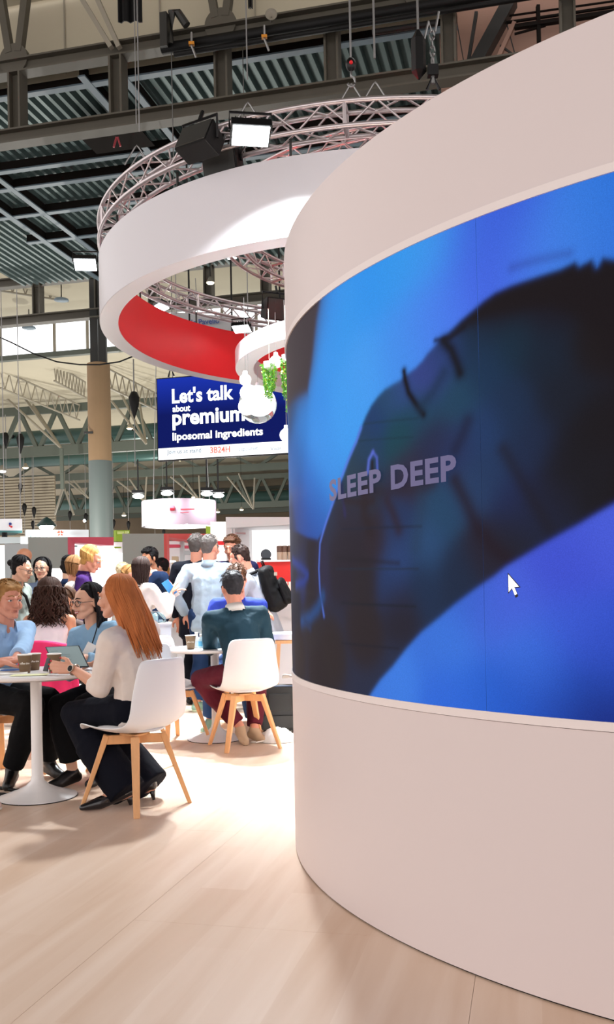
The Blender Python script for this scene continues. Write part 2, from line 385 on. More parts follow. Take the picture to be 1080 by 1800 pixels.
m_ = MB(); m_.bar(H(bs[0], 41.95, zb - .1), H(bs[-1], 41.95, zb - .1), .3, .24, up=(0, 0, 1)); o = m_.build('trim_20', M_gtruss); o['kind'] = 'structure'
m_ = MB(); m_.bar(H(bs[0], 41.95, za + .08), H(bs[-1], 41.95, za + .08), .2, .2, up=(0, 0, 1)); o = m_.build('trim_21', M_gtruss); o['kind'] = 'structure'
zc = zz(90, 706, 60)
skin('ceiling', 'pale cream roof bay beyond the row of windows', [[H(-45, 42, zb - .1), H(-45, 60, zc)], [H(40, 42, zb - .1), H(40, 60, zc)]], M_cream)
zd = zz(250, 800, 64); 
skin('ceiling', 'cream roof of the far hall', [[H(-60, 60, zc + .5), H(-60, 108, 13.6)], [H(50, 60, zc + .5), H(50, 108, 13.6)]], M_cream)
skin('wall_back', 'brown far wall of the hall', [[H(-60, 108, -.04), H(-60, 108, 14)], [H(50, 108, -.04), H(50, 108, 14)]], M_farwall)
# beige siding wall at the far left
wa = 66; t = tag(bpy.data.objects.new('wall_left', None), 'beige ribbed siding wall at the far left', kind='structure'); C.objects.link(t)
br_ = hit(96, 880, wa)[0]; ztop_ = zz(50, 838, wa)
t.location = H(br_ - 8, wa, 0); n = 46
for i in range(n):
    z0_ = ztop_ * i / n; m_ = MB(); m_.box(H(br_ - 9, wa, z0_ + ztop_ / n / 2), (18, .1, ztop_ / n * .72), -HA); m_.build('siding_board', M_beige, t, world=True)
m_ = MB(); m_.box(H(br_ - 9, wa + .15, ztop_ / 2), (18, .1, ztop_), -HA); m_.build('backing', M_farwall, t, world=True)

def warren(a, y_up, y_lo, step, label, w_=0.3, thick=0.45, ref=250, mt=None):
    mt = mt or M_gtruss; zu = zz(ref, y_up, a); zl = zz(ref, y_lo, a)
    b0_ = hit(-60, 800, a)[0]; b1_ = hit(620, 800, a)[0]
    t = thing('roof_truss', label, 'truss', H((b0_ + b1_) / 2, a, zl))
    m_ = MB(); m_.bar(H(b0_, a, zu), H(b1_, a, zu), w_, thick * .8, up=(0, 0, 1)); m_.build('upper_chord', mt, t, world=True)
    m_ = MB(); m_.bar(H(b0_, a, zl), H(b1_, a, zl), w_, thick, up=(0, 0, 1)); m_.build('lower_chord', mt, t, world=True)
    n = int((b1_ - b0_) / step); md = MB()
    for i in range(n):
        bb = b0_ + i * step
        md = MB(); md.bar(H(bb, a, zl), H(bb + step * .5, a, zu), w_ * .7, w_ * .8); md.build('diagonal', mt, t, world=True)
        md = MB(); md.bar(H(bb + step * .5, a, zu), H(bb + step, a, zl), w_ * .7, w_ * .8); md.build('diagonal', mt, t, world=True)
    return t
warren(60, 708, 783, 2.9, 'broad zigzag roof truss across the middle of the hall', .34, .7)
warren(76, 806, 832, 4.6, 'green grey roof truss just under the hanging blue screen', .3, .6)
warren(88, 848, 896, 2.6, 'distant zigzag roof truss behind the round white sign', .34, .6)
warren(100, 868, 906, 2.6, 'farthest zigzag roof truss before the back wall', .34, .5)
def duct(px, py, a, r, label, x0=-60, x1=620, holes=True, slope=0):
    b0_, z_ = hit(x0, py, a)[0], zz(px, py, a); b1_ = hit(x1, py, a)[0]
    t = thing('air_duct', label, 'duct', H((b0_ + b1_) / 2, a, z_ - r))
    m_ = MB(); m_.tube([H(b0_, a, z_), H(b1_, a, z_)], r, 20); m_.build('pipe', M_duct, t, world=True, smooth=True)
    if holes:
        n = int((b1_ - b0_) / 3.2)
        for i in range(n):
            m_ = MB(); c = H(b0_ + 1 + i * 3.2, a - r * .97, z_ + r * .25); m_.tube([c, c - AX * .12], .16, 12); m_.build('air_nozzle', M_blackmetal, t, world=True)
    return t
duct(100, 768, 62.5, .55, 'long teal air duct behind the broad zigzag truss')
duct(250, 800, 74, .5, 'teal air duct above the green grey truss', holes=False)
duct(400, 878, 94, .75, 'teal air duct far behind the round white sign')
# duct near upper left
dz_ = hitz(20, 425, DZ - 1.2)
t = thing('air_duct', 'fat teal air duct with a round outlet at the upper left', 'duct', H(dz_[0], dz_[1], DZ - 1.9))
pA = H(*[hit(-60, 436, 33)[0], 33, hit(-60, 436, 33)[1]]); pB = H(*[hit(118, 428, 33)[0], 33, hit(118, 428, 33)[1]])
m_ = MB(); m_.tube([pA, pB], .52, 24); m_.build('pipe', M_duct, t, world=True, smooth=True)
c = H(*[hit(24, 410, 32)[0], 32, hit(24, 410, 32)[1]])
m_ = MB(); m_.tube([c, c + AX * .7], .27, 20); m_.build('outlet', M_greytube, t, world=True); m_ = MB(); m_.tube([c - AX * .02, c], .15, 20); m_.build('outlet_hole', M_black, t, world=True)

# lattice purlins sloping down to the right under the cream bay
def lattice(p, q, a0_, a1_, gap, label, r=0.055, n=10):
    b0_, z0_ = hit(*p, a0_); b1_, z1_ = hit(*q, a1_); P = H(b0_, a0_, z0_); Q = H(b1_, a1_, z1_)
    t = thing('lattice_purlin', label, 'truss', Q - V((0, 0, gap)))
    up = V((0, 0, gap))
    m_ = MB(); m_.tube([P, Q], r, 6); m_.build('upper_chord', M_greytube, t, world=True)
    m_ = MB(); m_.tube([P - up, Q - up], r, 6); m_.build('lower_chord', M_greytube, t, world=True)
    m_ = MB()
    for i in range(n):
        u = P.lerp(Q, i / n); v_ = P.lerp(Q, (i + .5) / n); w2 = P.lerp(Q, (i + 1) / n)
        m_.tube([u, v_ - up], r * .6, 5); m_.tube([v_ - up, w2], r * .6, 5)
    m_.build('web', M_greytube, t, world=True)
lattice((0, 650), (140, 712), 46, 56, 1.0, 'lattice purlin sloping down to the zigzag truss at far left')
lattice((95, 640), (150, 672), 46, 50, .9, 'short lattice purlin left of the tan column')
lattice((190, 648), (300, 705), 46, 56, 1.0, 'lattice purlin sloping down right of the tan column')
lattice((-60, 470), (120, 500), 36.5, 40, .8, 'lattice purlin behind the left girder', r=.05, n=8)
def struts(node, tops, a, label, drop=None):
    b1_, z1_ = hit(*node, a); t = thing('roof_strut', label, 'strut', H(b1_, a, z1_))
    for (x, y, da) in tops:
        b0_, z0_ = hit(x, y, a + da); m_ = MB(); m_.tube([H(b1_, a, z1_), H(b0_, a + da, z0_)], .085, 6); m_.build('strut', M_greytube, t, world=True)
    if drop:
        b2, z2 = hit(*drop, a); m_ = MB(); m_.bar(H(b1_, a, z1_), H(b2, a, z2), .22, .22); m_.build('post', M_gtruss, t, world=True)
struts((108, 788), ((0, 690, 0), (36, 690, 1), (58, 712, 2)), 57, 'pale struts converging on a node left of the tan column', drop=(110, 860))
struts((257, 780), ((196, 705, 0), (212, 690, 1), (244, 700, 2)), 57, 'pale struts converging on a node left of the blue screen')
struts((112, 855), ((96, 905, 0), (130, 905, 0), (112, 830, 0)), 66, 'dark braced strut above the beige siding wall')
struts((255, 882), ((206, 845, 0), (228, 842, 0), (258, 838, 0)), 80, 'fan of struts above the left end of the round sign')
struts((352, 880), ((300, 838, 0), (316, 832, 0), (350, 836, 0)), 80, 'fan of struts above the right end of the round sign')
struts((446, 895), ((400, 838, 0), (420, 832, 0), (448, 840, 0)), 80, 'fan of struts above the white booth')
struts((155, 875), ((112, 840, 0), (122, 835, 0)), 76, 'pair of thin struts meeting behind the column')

# loose cable across the hall
m_ = MB(); pts = []
for x, y in ((-30, 580), (20, 602), (60, 622), (100, 636), (140, 641), (175, 641), (210, 636), (240, 624), (300, 590)):
    pts.append(H(hit(x, y, 33)[0], 33, hit(x, y, 33)[1]))
m_.tube(pts, .03, 6); tag(m_.build('cable', M_black, smooth=True), 'slack black cable looping past the top of the tan column', 'cable')

# far hall lamps
def hall_lamp(px, py, a, r, label, m__=None):
    b_, z_ = hit(px, py, a); t = thing('hall_lamp', label, 'lamp', H(b_, a, z_), group='pendant lamps under the hall roof')
    q = MB(); q.lathe([(0.02, r * 1.5), (r * .35, r * 1.4), (r, r * .1), (r, 0)], 16); q.build('lamp_shade', M_greytube, t, smooth=True)
    q = MB(); q.sphere((0, 0, 0), r * .92, 12, 8, (1, 1, .45)); q.build('bulb', m__ or M_lampwarm, t, smooth=True)
    q = MB(); q.tube([(0, 0, r * 1.4), (0, 0, max(r * 1.4 + 1.2, min(12.0 - z_, 6.5)))], .015, 5); q.build('cord', M_black, t)
hall_lamp(370, 497, 30, .14, 'warm lamp seen through the ring opening')
hall_lamp(228, 753, 55, .2, 'lamp between the tan column and the blue screen')
hall_lamp(45, 822, 70, .26, 'lamp above the beige siding wall')
hall_lamp(4, 828, 62, .3, 'whitish lamp at the left edge over the siding', M_lamp)
hall_lamp(218, 906, 80, .22, 'small lamp right of the column near the lime sign')
hall_lamp(340, 874, 60, .13, 'small lamp just above the round white sign')
hall_lamp(383, 900, 70, .18, 'small lamp right beside the round white sign')
hall_lamp(425, 896, 70, .16, 'small lamp above the white booth')
hall_lamp(122, 638, 45, .13, 'small lamp left of the top of the tan column')
hall_lamp(1, 392, 30, .3, 'warm lamp at the left edge under the roof deck')
hall_lamp(316, 809, 60, .13, 'tiny lamp just below the blue screen')
for i, (x, y, a_, lb) in enumerate(((51, 577, 40, 'flat disc lamp before the left window row'), (108, 528, 38, 'flat disc lamp seen through the left girder'))):
    b_, z_ = hit(x, y, a_); t = thing('disc_lamp', lb, 'lamp', H(b_, a_, z_), group='disc lamps at the left')
    q = MB(); q.lathe([(.02, .12), (.3, .06), (.33, 0), (.01, -.02)], 20); q.build('lamp_shade', M_beamlight, t, smooth=True)
    q = MB(); q.tube([(0, 0, .1), (0, 0, .9)], .025, 5); q.build('cord', M_black, t)

# chain hoists hanging through the far hall
def hoist(px, py, a, s, label):
    b_, z_ = hit(px, py, a); t = thing('chain_hoist', label, 'hoist', H(b_, a, z_), group='black chain hoists hanging in the far hall')
    q = MB(); q.lathe([(.01, -.35 * s), (.13 * s, .05 * s), (.15 * s, .25 * s), (.08 * s, .4 * s), (.01, .42 * s)], 10); q.build('motor', M_black, t, smooth=True)
    q = MB(); q.tube([(0, 0, .4 * s), (0, 0, max(1.5, 11.9 - z_))], .02 * s, 5); q.build('chain', M_chain, t)
    q = MB(); q.tube([(0, 0, -1.6 * s), (0, 0, -.3 * s)], .014 * s, 5); q.build('load_chain', M_chain, t)
for args in ((36, 782, 50, 1.6, 'hoist at left with the larger pointed one beside it'), (36, 860, 55, 1, 'slim hoist over the left white sign'), (43, 897, 60, 1.2, 'hoist first right of the left edge above the signs'), (60, 902, 60, 1.1, 'hoist above the sign with the red petals'), (10, 776, 50, 1.3, 'hoist near the left edge before the teal duct'), (58, 925, 62, 1, 'lowest hoist beside the petal sign'),
             (236, 715, 40, 1.7, 'pointed hoist left of the blue screen'), (123, 908, 62, 1, 'hoist just left of the column foot'), (151, 912, 62, 1, 'hoist hidden partly by the column'), (200, 922, 62, .9, 'hoist right of the column near lime sign'), (226, 925, 62, .9, 'hoist above the lime sign'), (288, 938, 62, .8, 'hoist beneath the round white sign'), (272, 905, 70, 1.0, 'hoist behind the round white sign')):
    hoist(*args)
# ---- 20_tower
# ------------------------------------------------------------------ curved display tower
TX, TY, TR = 2.387, 4.476, 2.4665
TZ, SZ0, SZ1 = 2.754, 0.818, 2.317
M_tower = mat('tower_white', (224, 212, 211), 0.42, bump=0.04, bscale=3)
M_trim = mat('tower_trim', (238, 228, 226), 0.4)
tw = thing('display_tower', 'big round white display tower with a wide curved screen at the right', 'display tower', (TX, TY, 0))
NS = 240
def band(z0, z1, r, name, mt, inset=0.03):
    q = MB(); q.lathe([(r - inset, z0), (r, z0), (r, z1), (r - inset, z1)], NS, (TX, TY, 0)); return q.build(name, mt, tw, world=True, smooth=True, autosmooth=True)
band(0.0, 0.006, TR - .006, 'shadow_gap', M_black)
band(0.006, SZ0 - .028, TR, 'lower_panel', M_tower)
band(SZ0 - .026, SZ0, TR + .004, 'lower_trim', M_trim)
band(SZ1, SZ1 + .026, TR + .004, 'upper_trim', M_trim)
band(SZ1 + .028, TZ, TR, 'upper_panel', M_tower)
q = MB(); q.lathe([(TR, TZ), (TR - .12, TZ), (TR - .12, 0.01)], NS, (TX, TY, 0)); q.build('top_edge', M_tower, tw, world=True, smooth=True, autosmooth=True)
# ---- 21_screen_data
# picture on the curved screen, in metres along the arc (0 = west point) and height
SKY=[(1.061,2.192,50,150,235),(1.266,2.217,45,145,235),(1.432,2.266,50,150,235),(1.599,2.272,60,150,235),(1.765,2.259,62,108,222),(1.87,2.262,58,92,215),(1.921,2.298,56,88,212),(1.984,2.163,72,132,232),(2.092,2.231,55,128,225),(2.208,2.262,42,112,215),(2.056,2.161,66,128,228),(2.189,2.142,50,112,215),(1.805,2.143,66,90,220),(1.907,2.133,66,100,225),(1.424,2.02,66,142,235),(1.691,2.085,72,118,235),(1.567,2.061,72,130,235),(1.047,1.901,62,155,240),(1.22,1.988,68,155,240),(0.819,1.767,60,148,235),(0.7,1.624,45,115,205),(0.492,1.769,36,95,170),(0.585,1.897,45,130,215),(0.455,2.043,30,70,120),(0.376,2.185,55,50,60),(0.659,2.211,62,55,70),(0.438,2.268,50,45,55),(0.784,2.303,58,52,70),(0.603,2.107,60,52,70),(0.504,1.525,34,66,140),(0.649,1.513,40,80,165),(0.329,1.389,26,34,70),(0.446,1.236,22,44,92),(0.559,1.378,34,70,150),(0.262,1.034,38,32,34),(0.956,2.091,55,150,236),(0.935,2.226,48,140,232),(0.829,1.943,50,140,230)]
FACE_C=[(1.901,1.916,22,44,62),(1.797,1.851,26,50,80),(1.683,1.784,32,66,92),(1.588,1.91,42,62,115),(1.531,1.774,28,66,90),(1.414,1.717,22,66,80),(1.286,1.796,26,56,104),(1.227,1.686,30,60,90),(1.468,1.577,46,42,64),(1.118,1.474,42,38,54),(1.018,1.271,40,34,46),(1.183,1.064,44,36,40),(0.895,0.947,46,38,40),(0.763,0.871,42,34,38),(0.224,1.394,30,34,62),(0.535,1.355,34,34,56),(0.677,1.303,36,30,40),(0.372,1.163,34,34,48),(0.711,1.21,40,34,40),(0.048,0.973,42,36,40),(0.528,1.283,36,44,90),(1.399,1.298,42,66,115),(1.365,1.222,36,56,100),(1.544,1.329,42,74,115),(1.513,1.22,30,46,74),(1.403,1.393,36,52,90),(1.269,1.363,46,36,44),(1.394,1.145,38,34,44),(1.624,1.433,36,68,100),(1.743,1.494,40,62,100),(1.809,1.54,34,54,90),(1.888,1.447,32,42,80),(1.964,1.408,30,38,66),(1.782,1.318,38,34,48),(1.667,1.252,30,42,66),(1.886,1.347,32,32,44),(2.001,1.438,28,26,34),(2.075,1.561,26,24,30),(2.166,1.865,28,22,24),(2.16,1.63,26,22,26),(2.188,1.455,26,24,30),(2.016,1.991,26,24,36),(1.904,2.033,26,22,32),(2.087,2.04,24,20,24),(2.203,2.045,24,20,22),(2.012,1.861,24,34,50),(2.045,1.726,26,30,42),(1.895,1.715,28,46,74),(1.791,1.662,34,58,100),(1.678,1.625,38,50,90),(1.95,1.608,30,42,70),(1.58,1.656,38,42,72),(1.356,1.862,34,72,100),(1.419,1.869,44,70,130),(1.548,1.881,56,66,140),(1.64,1.954,38,60,110),(1.756,1.964,24,46,70),(1.802,2.032,26,24,36),(0.787,1.254,44,40,66),(1.202,1.548,40,44,60),(1.113,1.35,40,34,44),(1.189,1.225,42,36,42),(1.123,1.597,36,60,80),(0.683,1.049,46,40,44),(0.422,0.917,44,36,38)]
BLANKET_C=[(1.385,0.896,62,124,226),(1.285,0.846,60,120,220),(1.56,1.018,58,112,214),(1.661,1.039,60,118,222),(1.881,1.162,72,96,216),(1.797,1.111,66,100,214),(2.067,1.241,62,78,204),(2.169,1.331,72,92,216),(2.034,1.306,66,84,208),(2.063,1.08,60,92,212),(2.146,1.05,56,84,205),(1.915,0.995,62,112,220),(1.873,0.876,34,84,194),(1.769,0.869,44,100,210),(2.143,0.924,26,66,160),(2.177,1.004,44,74,190),(2.157,0.834,26,38,120),(2.023,0.87,28,64,160),(1.989,0.949,50,98,212),(1.606,0.857,48,104,216),(1.711,1.163,56,96,200)]
HAIR=[(1.653,1.983),(1.672,1.984),(1.735,1.993),(1.801,2.001),(1.855,2.002),(1.942,1.998),(2.028,1.987),(2.085,1.963),(2.12,1.937),(2.167,1.88),(2.204,1.795),(2.225,1.668),(2.214,1.546),(2.195,1.392),(2.645,1.364),(2.785,2.178),(2.281,2.089),(2.219,2.08),(2.188,2.092),(2.171,2.071),(2.156,2.094),(2.122,2.086),(2.106,2.1),(2.063,2.091),(2.018,2.089),(1.963,2.086),(1.905,2.083),(1.845,2.075),(1.802,2.061),(1.759,2.042),(1.713,2.023)]
CURTAIN=[(0.049,2.264),(0.09,2.682),(0.894,2.414),(0.864,2.313),(0.822,2.258),(0.766,2.137),(0.722,2.056),(0.686,1.995),(0.051,2.047)]
FACE=[(2.535,2.12),(2.281,2.089),(2.219,2.08),(2.188,2.092),(2.171,2.071),(2.156,2.094),(2.122,2.086),(2.106,2.1),(2.063,2.091),(2.018,2.089),(1.963,2.086),(1.905,2.083),(1.845,2.075),(1.802,2.061),(1.759,2.042),(1.713,2.023),(1.689,2.011),(1.653,1.994),(1.615,1.977),(1.602,1.969),(1.563,1.948),(1.541,1.931),(1.508,1.915),(1.485,1.909),(1.456,1.9),(1.429,1.89),(1.388,1.884),(1.343,1.876),(1.302,1.86),(1.259,1.836),(1.22,1.803),(1.188,1.768),(1.154,1.726),(1.105,1.682),(1.048,1.616),(0.992,1.559),(0.924,1.49),(0.85,1.419),(0.782,1.394),(0.641,1.411),(0.469,1.441),(0.057,1.482),(0.095,0.765),(0.068,0.495),(1.865,0.573),(2.632,0.804),(2.766,1.357)]
BLANKET=[(1.171,0.78),(1.231,0.836),(1.279,0.877),(1.355,0.929),(1.434,0.994),(1.508,1.049),(1.588,1.095),(1.664,1.142),(1.745,1.187),(1.822,1.227),(1.863,1.253),(1.923,1.281),(1.98,1.309),(2.043,1.338),(2.104,1.365),(2.154,1.39),(2.203,1.413),(2.384,1.499),(2.772,1.631),(2.75,0.674),(1.371,0.493),(0.987,0.633)]
STROKES=[([(1.64,1.972),(1.671,1.938),(1.693,1.889),(1.704,1.86)],0.026,(20,20,28),0.95),([(1.45,1.916),(1.455,1.885),(1.471,1.84),(1.499,1.805),(1.541,1.757)],0.017,(18,16,24),1.0),([(1.603,1.983),(1.664,1.977),(1.724,1.997)],0.012,(24,22,32),0.8),([(1.675,1.527),(1.719,1.453),(1.762,1.371),(1.814,1.316),(1.864,1.277)],0.035,(36,26,36),0.75),([(1.863,1.602),(1.928,1.494),(1.982,1.407),(2.008,1.356)],0.03,(30,28,38),0.6),([(1.263,1.671),(1.237,1.648),(1.227,1.605)],0.01,(92,112,214),0.8),([(1.263,1.671),(1.287,1.649),(1.289,1.598)],0.008,(86,104,205),0.7),([(1.258,1.637),(1.257,1.598)],0.01,(30,20,28),0.9),([(1.188,1.768),(1.154,1.726),(1.082,1.66),(1.013,1.589),(0.959,1.53),(0.876,1.45),(0.808,1.377),(0.789,1.277),(0.797,1.187),(0.837,1.092)],0.01,(86,120,225),0.75),([(1.033,1.586),(1.044,1.522),(1.055,1.469)],0.014,(44,40,90),0.6),([(1.058,1.521),(1.2,1.499),(1.257,1.502)],0.02,(44,34,42),0.8),([(1.403,1.393),(1.373,1.453),(1.343,1.494)],0.03,(46,32,40),0.7),([(0.27,1.328),(0.505,1.294),(0.629,1.257),(0.567,1.23),(0.38,1.217)],0.026,(34,58,138),0.85),([(0.506,1.062),(0.66,1.083),(0.765,1.119),(0.829,1.169)],0.034,(36,74,130),0.85),([(0.657,1.037),(0.563,1.069)],0.02,(36,56,96),0.6),([(1.637,1.873),(1.585,1.819),(1.531,1.783)],0.03,(26,46,70),0.6),([(1.678,1.625),(1.714,1.673),(1.731,1.706)],0.03,(30,34,60),0.7),([(1.202,1.532),(1.199,1.457),(1.234,1.404)],0.04,(42,32,38),0.8),([(0.969,1.315),(1.192,1.296),(1.399,1.279)],0.012,(34,30,38),0.5),([(1.025,1.418),(1.519,1.395)],0.006,(30,34,52),0.6),([(0.967,1.272),(1.5,1.257)],0.005,(34,44,60),0.6),([(1.012,1.144),(1.482,1.134)],0.006,(26,30,40),0.6),([(1.004,0.995),(1.389,0.992)],0.006,(30,30,42),0.6),([(1.212,1.778),(1.516,1.748)],0.005,(24,52,70),0.6),([(1.17,1.724),(1.486,1.691)],0.004,(22,50,66),0.6),([(1.523,1.534),(1.52,1.442),(1.489,1.332)],0.04,(38,58,84),0.5),([(1.871,0.809),(2.057,0.848),(2.19,0.865)],0.03,(20,46,110),0.5),([(1.747,0.85),(1.873,0.893),(2.058,0.896)],0.03,(34,70,170),0.4),([(1.202,1.532),(1.407,1.523),(1.576,1.528)],0.03,(44,34,42),0.5),([(1.907,2.133),(1.983,2.134),(2.089,2.128)],0.02,(44,52,130),0.35)]
# ---- 22_screen
M_led = bpy.data.materials.new('led_screen'); M_led.use_nodes = True
nt = M_led.node_tree; N = nt.nodes; L = nt.links; b = N['Principled BSDF']
ca = N.new('ShaderNodeVertexColor'); ca.layer_name = 'picture'
b.inputs['Base Color'].default_value = (0.002, 0.002, 0.002, 1); b.inputs['Roughness'].default_value = 0.6; b.inputs['Specular IOR Level'].default_value = 0.05
ns = N.new('ShaderNodeTexNoise'); ns.inputs['Scale'].default_value = 320; tc = N.new('ShaderNodeTexCoord'); L.new(tc.outputs['Object'], ns.inputs['Vector'])
mr = N.new('ShaderNodeMapRange'); mr.inputs['To Min'].default_value = 0.78; mr.inputs['To Max'].default_value = 1.2; L.new(ns.outputs['Fac'], mr.inputs['Value'])
L.new(ca.outputs['Color'], b.inputs['Emission Color']); L.new(mr.outputs[0], b.inputs['Emission Strength'])
def paint(U, Z):
    shp = U.shape; U = U.ravel(); Z = Z.ravel(); n = len(U)
    def lin(c): c = np.array(c, float) / 255; return np.where(c <= .04045, c / 12.92, ((c + .055) / 1.055) ** 2.4)
    def rbf(S, s=0.10):
        S = np.array(S, float); num = np.zeros((n, 3)); den = np.zeros(n)
        for r in S:
            d2 = (U - r[0]) ** 2 + (Z - r[1]) ** 2; w_ = np.exp(-d2 / (2 * s * s)) + 1e-4 / (d2 + .02) ; num += w_[:, None] * lin(r[2:5]); den += w_
        return num / den[:, None]
    def sdf(P):
        P = np.array(P, float); d = np.full(n, 1e9); ins = np.zeros(n, bool)
        for i in range(len(P)):
            a = P[i]; c = P[(i + 1) % len(P)]; e = c - a; wx = U - a[0]; wy = Z - a[1]
            t = np.clip((wx * e[0] + wy * e[1]) / max(1e-12, e @ e), 0, 1); d = np.minimum(d, np.hypot(wx - t * e[0], wy - t * e[1]))
            cnd = (a[1] > Z) != (c[1] > Z)
            with np.errstate(divide='ignore', invalid='ignore'): xx = a[0] + (Z - a[1]) * e[0] / (e[1] if abs(e[1]) > 1e-12 else 1e-12)
            ins ^= cnd & (U < xx)
        return np.where(ins, -d, d)
    def mask(P, soft): s_ = sdf(P) / soft; return 1 / (1 + np.exp(np.clip(s_ * 3, -30, 30)))
    col = rbf(SKY, .09)
    k = mask(CURTAIN, .03)[:, None]; col = col * (1 - k) + lin((60, 50, 56)) * k
    fc = rbf(FACE_C, .052)
    k = mask(HAIR, .03)[:, None]; fc = fc * (1 - k) + lin((26, 20, 24)) * k
    k = mask(FACE, .012)[:, None]; col = col * (1 - k) + fc * k
    for pts, w_, c, st in STROKES:
        d = np.full(n, 1e9)
        for a, e2 in zip(pts[:-1], pts[1:]):
            a = np.array(a); e = np.array(e2) - a; wx = U - a[0]; wy = Z - a[1]; t = np.clip((wx * e[0] + wy * e[1]) / max(1e-12, e @ e), 0, 1)
            d = np.minimum(d, np.hypot(wx - t * e[0], wy - t * e[1]))
        k = (st * np.exp(-(d / w_) ** 2 * 1.4))[:, None]; col = col * (1 - k) + lin(c) * k
    bc = rbf(BLANKET_C, .07); k = mask(BLANKET, .012)[:, None]; col = col * (1 - k) + bc * k
    return col.reshape(shp + (3,))
SR = TR - .002
def led_panel(u0, u1, step):
    nu = max(2, int((u1 - u0) / step) + 1); nz = int((SZ1 - SZ0) / step) + 1
    us = np.linspace(u0 + .0006, u1 - .0006, nu); zs = np.linspace(SZ0, SZ1, nz); U, Z = np.meshgrid(us, zs, indexing='ij')
    col = paint(U, Z); th = PI + U / TR
    vs = np.stack([SR * np.cos(th), SR * np.sin(th), Z], -1).reshape(-1, 3)
    i, j = np.meshgrid(np.arange(nu - 1), np.arange(nz - 1), indexing='ij'); a = (i * nz + j).ravel()
    fs = np.stack([a, a + nz, a + nz + 1, a + 1], 1)
    me = bpy.data.meshes.new('led_panel'); me.vertices.add(len(vs)); me.vertices.foreach_set('co', vs.ravel())
    me.loops.add(fs.size); me.loops.foreach_set('vertex_index', fs.ravel()); me.polygons.add(len(fs)); me.polygons.foreach_set('loop_start', np.arange(0, fs.size, 4)); me.update(calc_edges=True)
    at_ = me.color_attributes.new('picture', 'FLOAT_COLOR', 'POINT'); c4 = np.ones((len(vs), 4)); c4[:, :3] = col.reshape(-1, 3); at_.data.foreach_set('color', c4.ravel())
    o = bpy.data.objects.new('led_panel', me); C.objects.link(o); finish(o, 'led_panel', M_led, tw, True); return o
us_ = SEAMS
for a_, c_, st in us_: led_panel(a_, c_, st)
# words and pointer shown on the screen, bent to its surface
def on_screen(me, u0, z0, name, mt, off=.003):
    for v in me.vertices:
        u = u0 + v.co.x; th = PI + u / TR; v.co = V(((TR + off) * math.cos(th), (TR + off) * math.sin(th), z0 + v.co.y))
    o = bpy.data.objects.new(name, me); C.objects.link(o); me.materials.clear(); me.materials.append(mt); o.parent = tw; return o
def fit_mesh(me, w_, h_):
    xs = [v.co.x for v in me.vertices]; ys = [v.co.y for v in me.vertices]; x0, x1, y0, y1 = min(xs), max(xs), min(ys), max(ys)
    for v in me.vertices: v.co = V(((v.co.x - x0) / (x1 - x0) * w_, (v.co.y - y0) / (y1 - y0) * h_, v.co.z))
    return me
M_scrtext = mat('screen_lettering', (20, 20, 24), 0.5, emit=1.0, ecol=srgb(92, 86, 128))
on_screen(fit_mesh(text_mesh('SLEEP', 1, 0, .035, space=1.08), .385, .082), .932, 1.528, 'screen_lettering', M_scrtext)
on_screen(fit_mesh(text_mesh('DEEP', 1, 0, .035, space=1.08), .312, .082), 1.373, 1.528, 'screen_lettering', M_scrtext)
M_cur = mat('pointer_white', (240, 240, 245), 0.5, emit=.9, ecol=(1, 1, 1, 1)); M_curb = mat('pointer_black', (5, 5, 5), .5)
cp = [(0, 0), (0, -.052), (.012, -.041), (.021, -.062), (.029, -.058), (.020, -.038), (.036, -.037)]
def poly_mesh(P, s=1.0, o=(0, 0)):
    me = bpy.data.meshes.new('p'); me.from_pydata([(o[0] + p[0] * s, o[1] + p[1] * s, 0) for p in P], [], [tuple(range(len(P)))]); return me
on_screen(poly_mesh(cp, 1.22, (-.003, .006)), 1.873, 1.230, 'pointer_outline', M_curb, .002)
on_screen(poly_mesh(cp), 1.873, 1.230, 'mouse_pointer', M_cur, .0035)
# ---- 30_rings
# ------------------------------------------------------------------ hanging rings
M_ringw = mat('ring_white', (216, 214, 220), 0.35, bump=0.03, bscale=2)
M_red = mat('ring_red', (236, 22, 34), 0.5)
M_alu = mat('truss_aluminium', (205, 196, 198), 0.28, metal=0.75, spec=0.6)
M_ringp = mat('small_ring_paint', (186, 178, 184), 0.4)
def ring(cx, cy, R, th, z0, z1, label, inner, name='hanging_ring'):
    outer = inner if inner is M_ringp else M_ringw
    t = thing(name, label, 'ring', (cx, cy, z0)); n = 200; c = (cx, cy, 0)
    q = MB(); q.lathe([(R, z0 + .004), (R, z1)], n, c); q.build('outer_band', outer, t, world=True, smooth=True)
    q = MB(); q.lathe([(R - th, z1), (R - th, z0 + .004)], n, c); q.build('inner_band', inner, t, world=True, smooth=True)
    q = MB(); q.lathe([(R - th, z0 + .004), (R - th + .006, z0), (R - .006, z0), (R, z0 + .004)], n, c); q.build('soffit', M_ringw, t, world=True)
    q = MB(); q.lathe([(R, z1), (R - th, z1)], n, c); q.build('top_face', M_ringw, t, world=True)
    return t
RX, RY, RR, RT, RZ0, RZ1 = .965, 11.90, 3.459, .221, 4.44, 5.186
ring(RX, RY, RR, RT, RZ0, RZ1, 'large hanging ring, white outside and red inside', M_red)
SX, SY, SRr, ST, SZa, SZb = 1.038, 10.706, 1.804, .207, 3.70, 3.891
ring(SX, SY, SRr, ST, SZa, SZb, 'smaller white hanging ring inside the big red lined one', M_ringp)
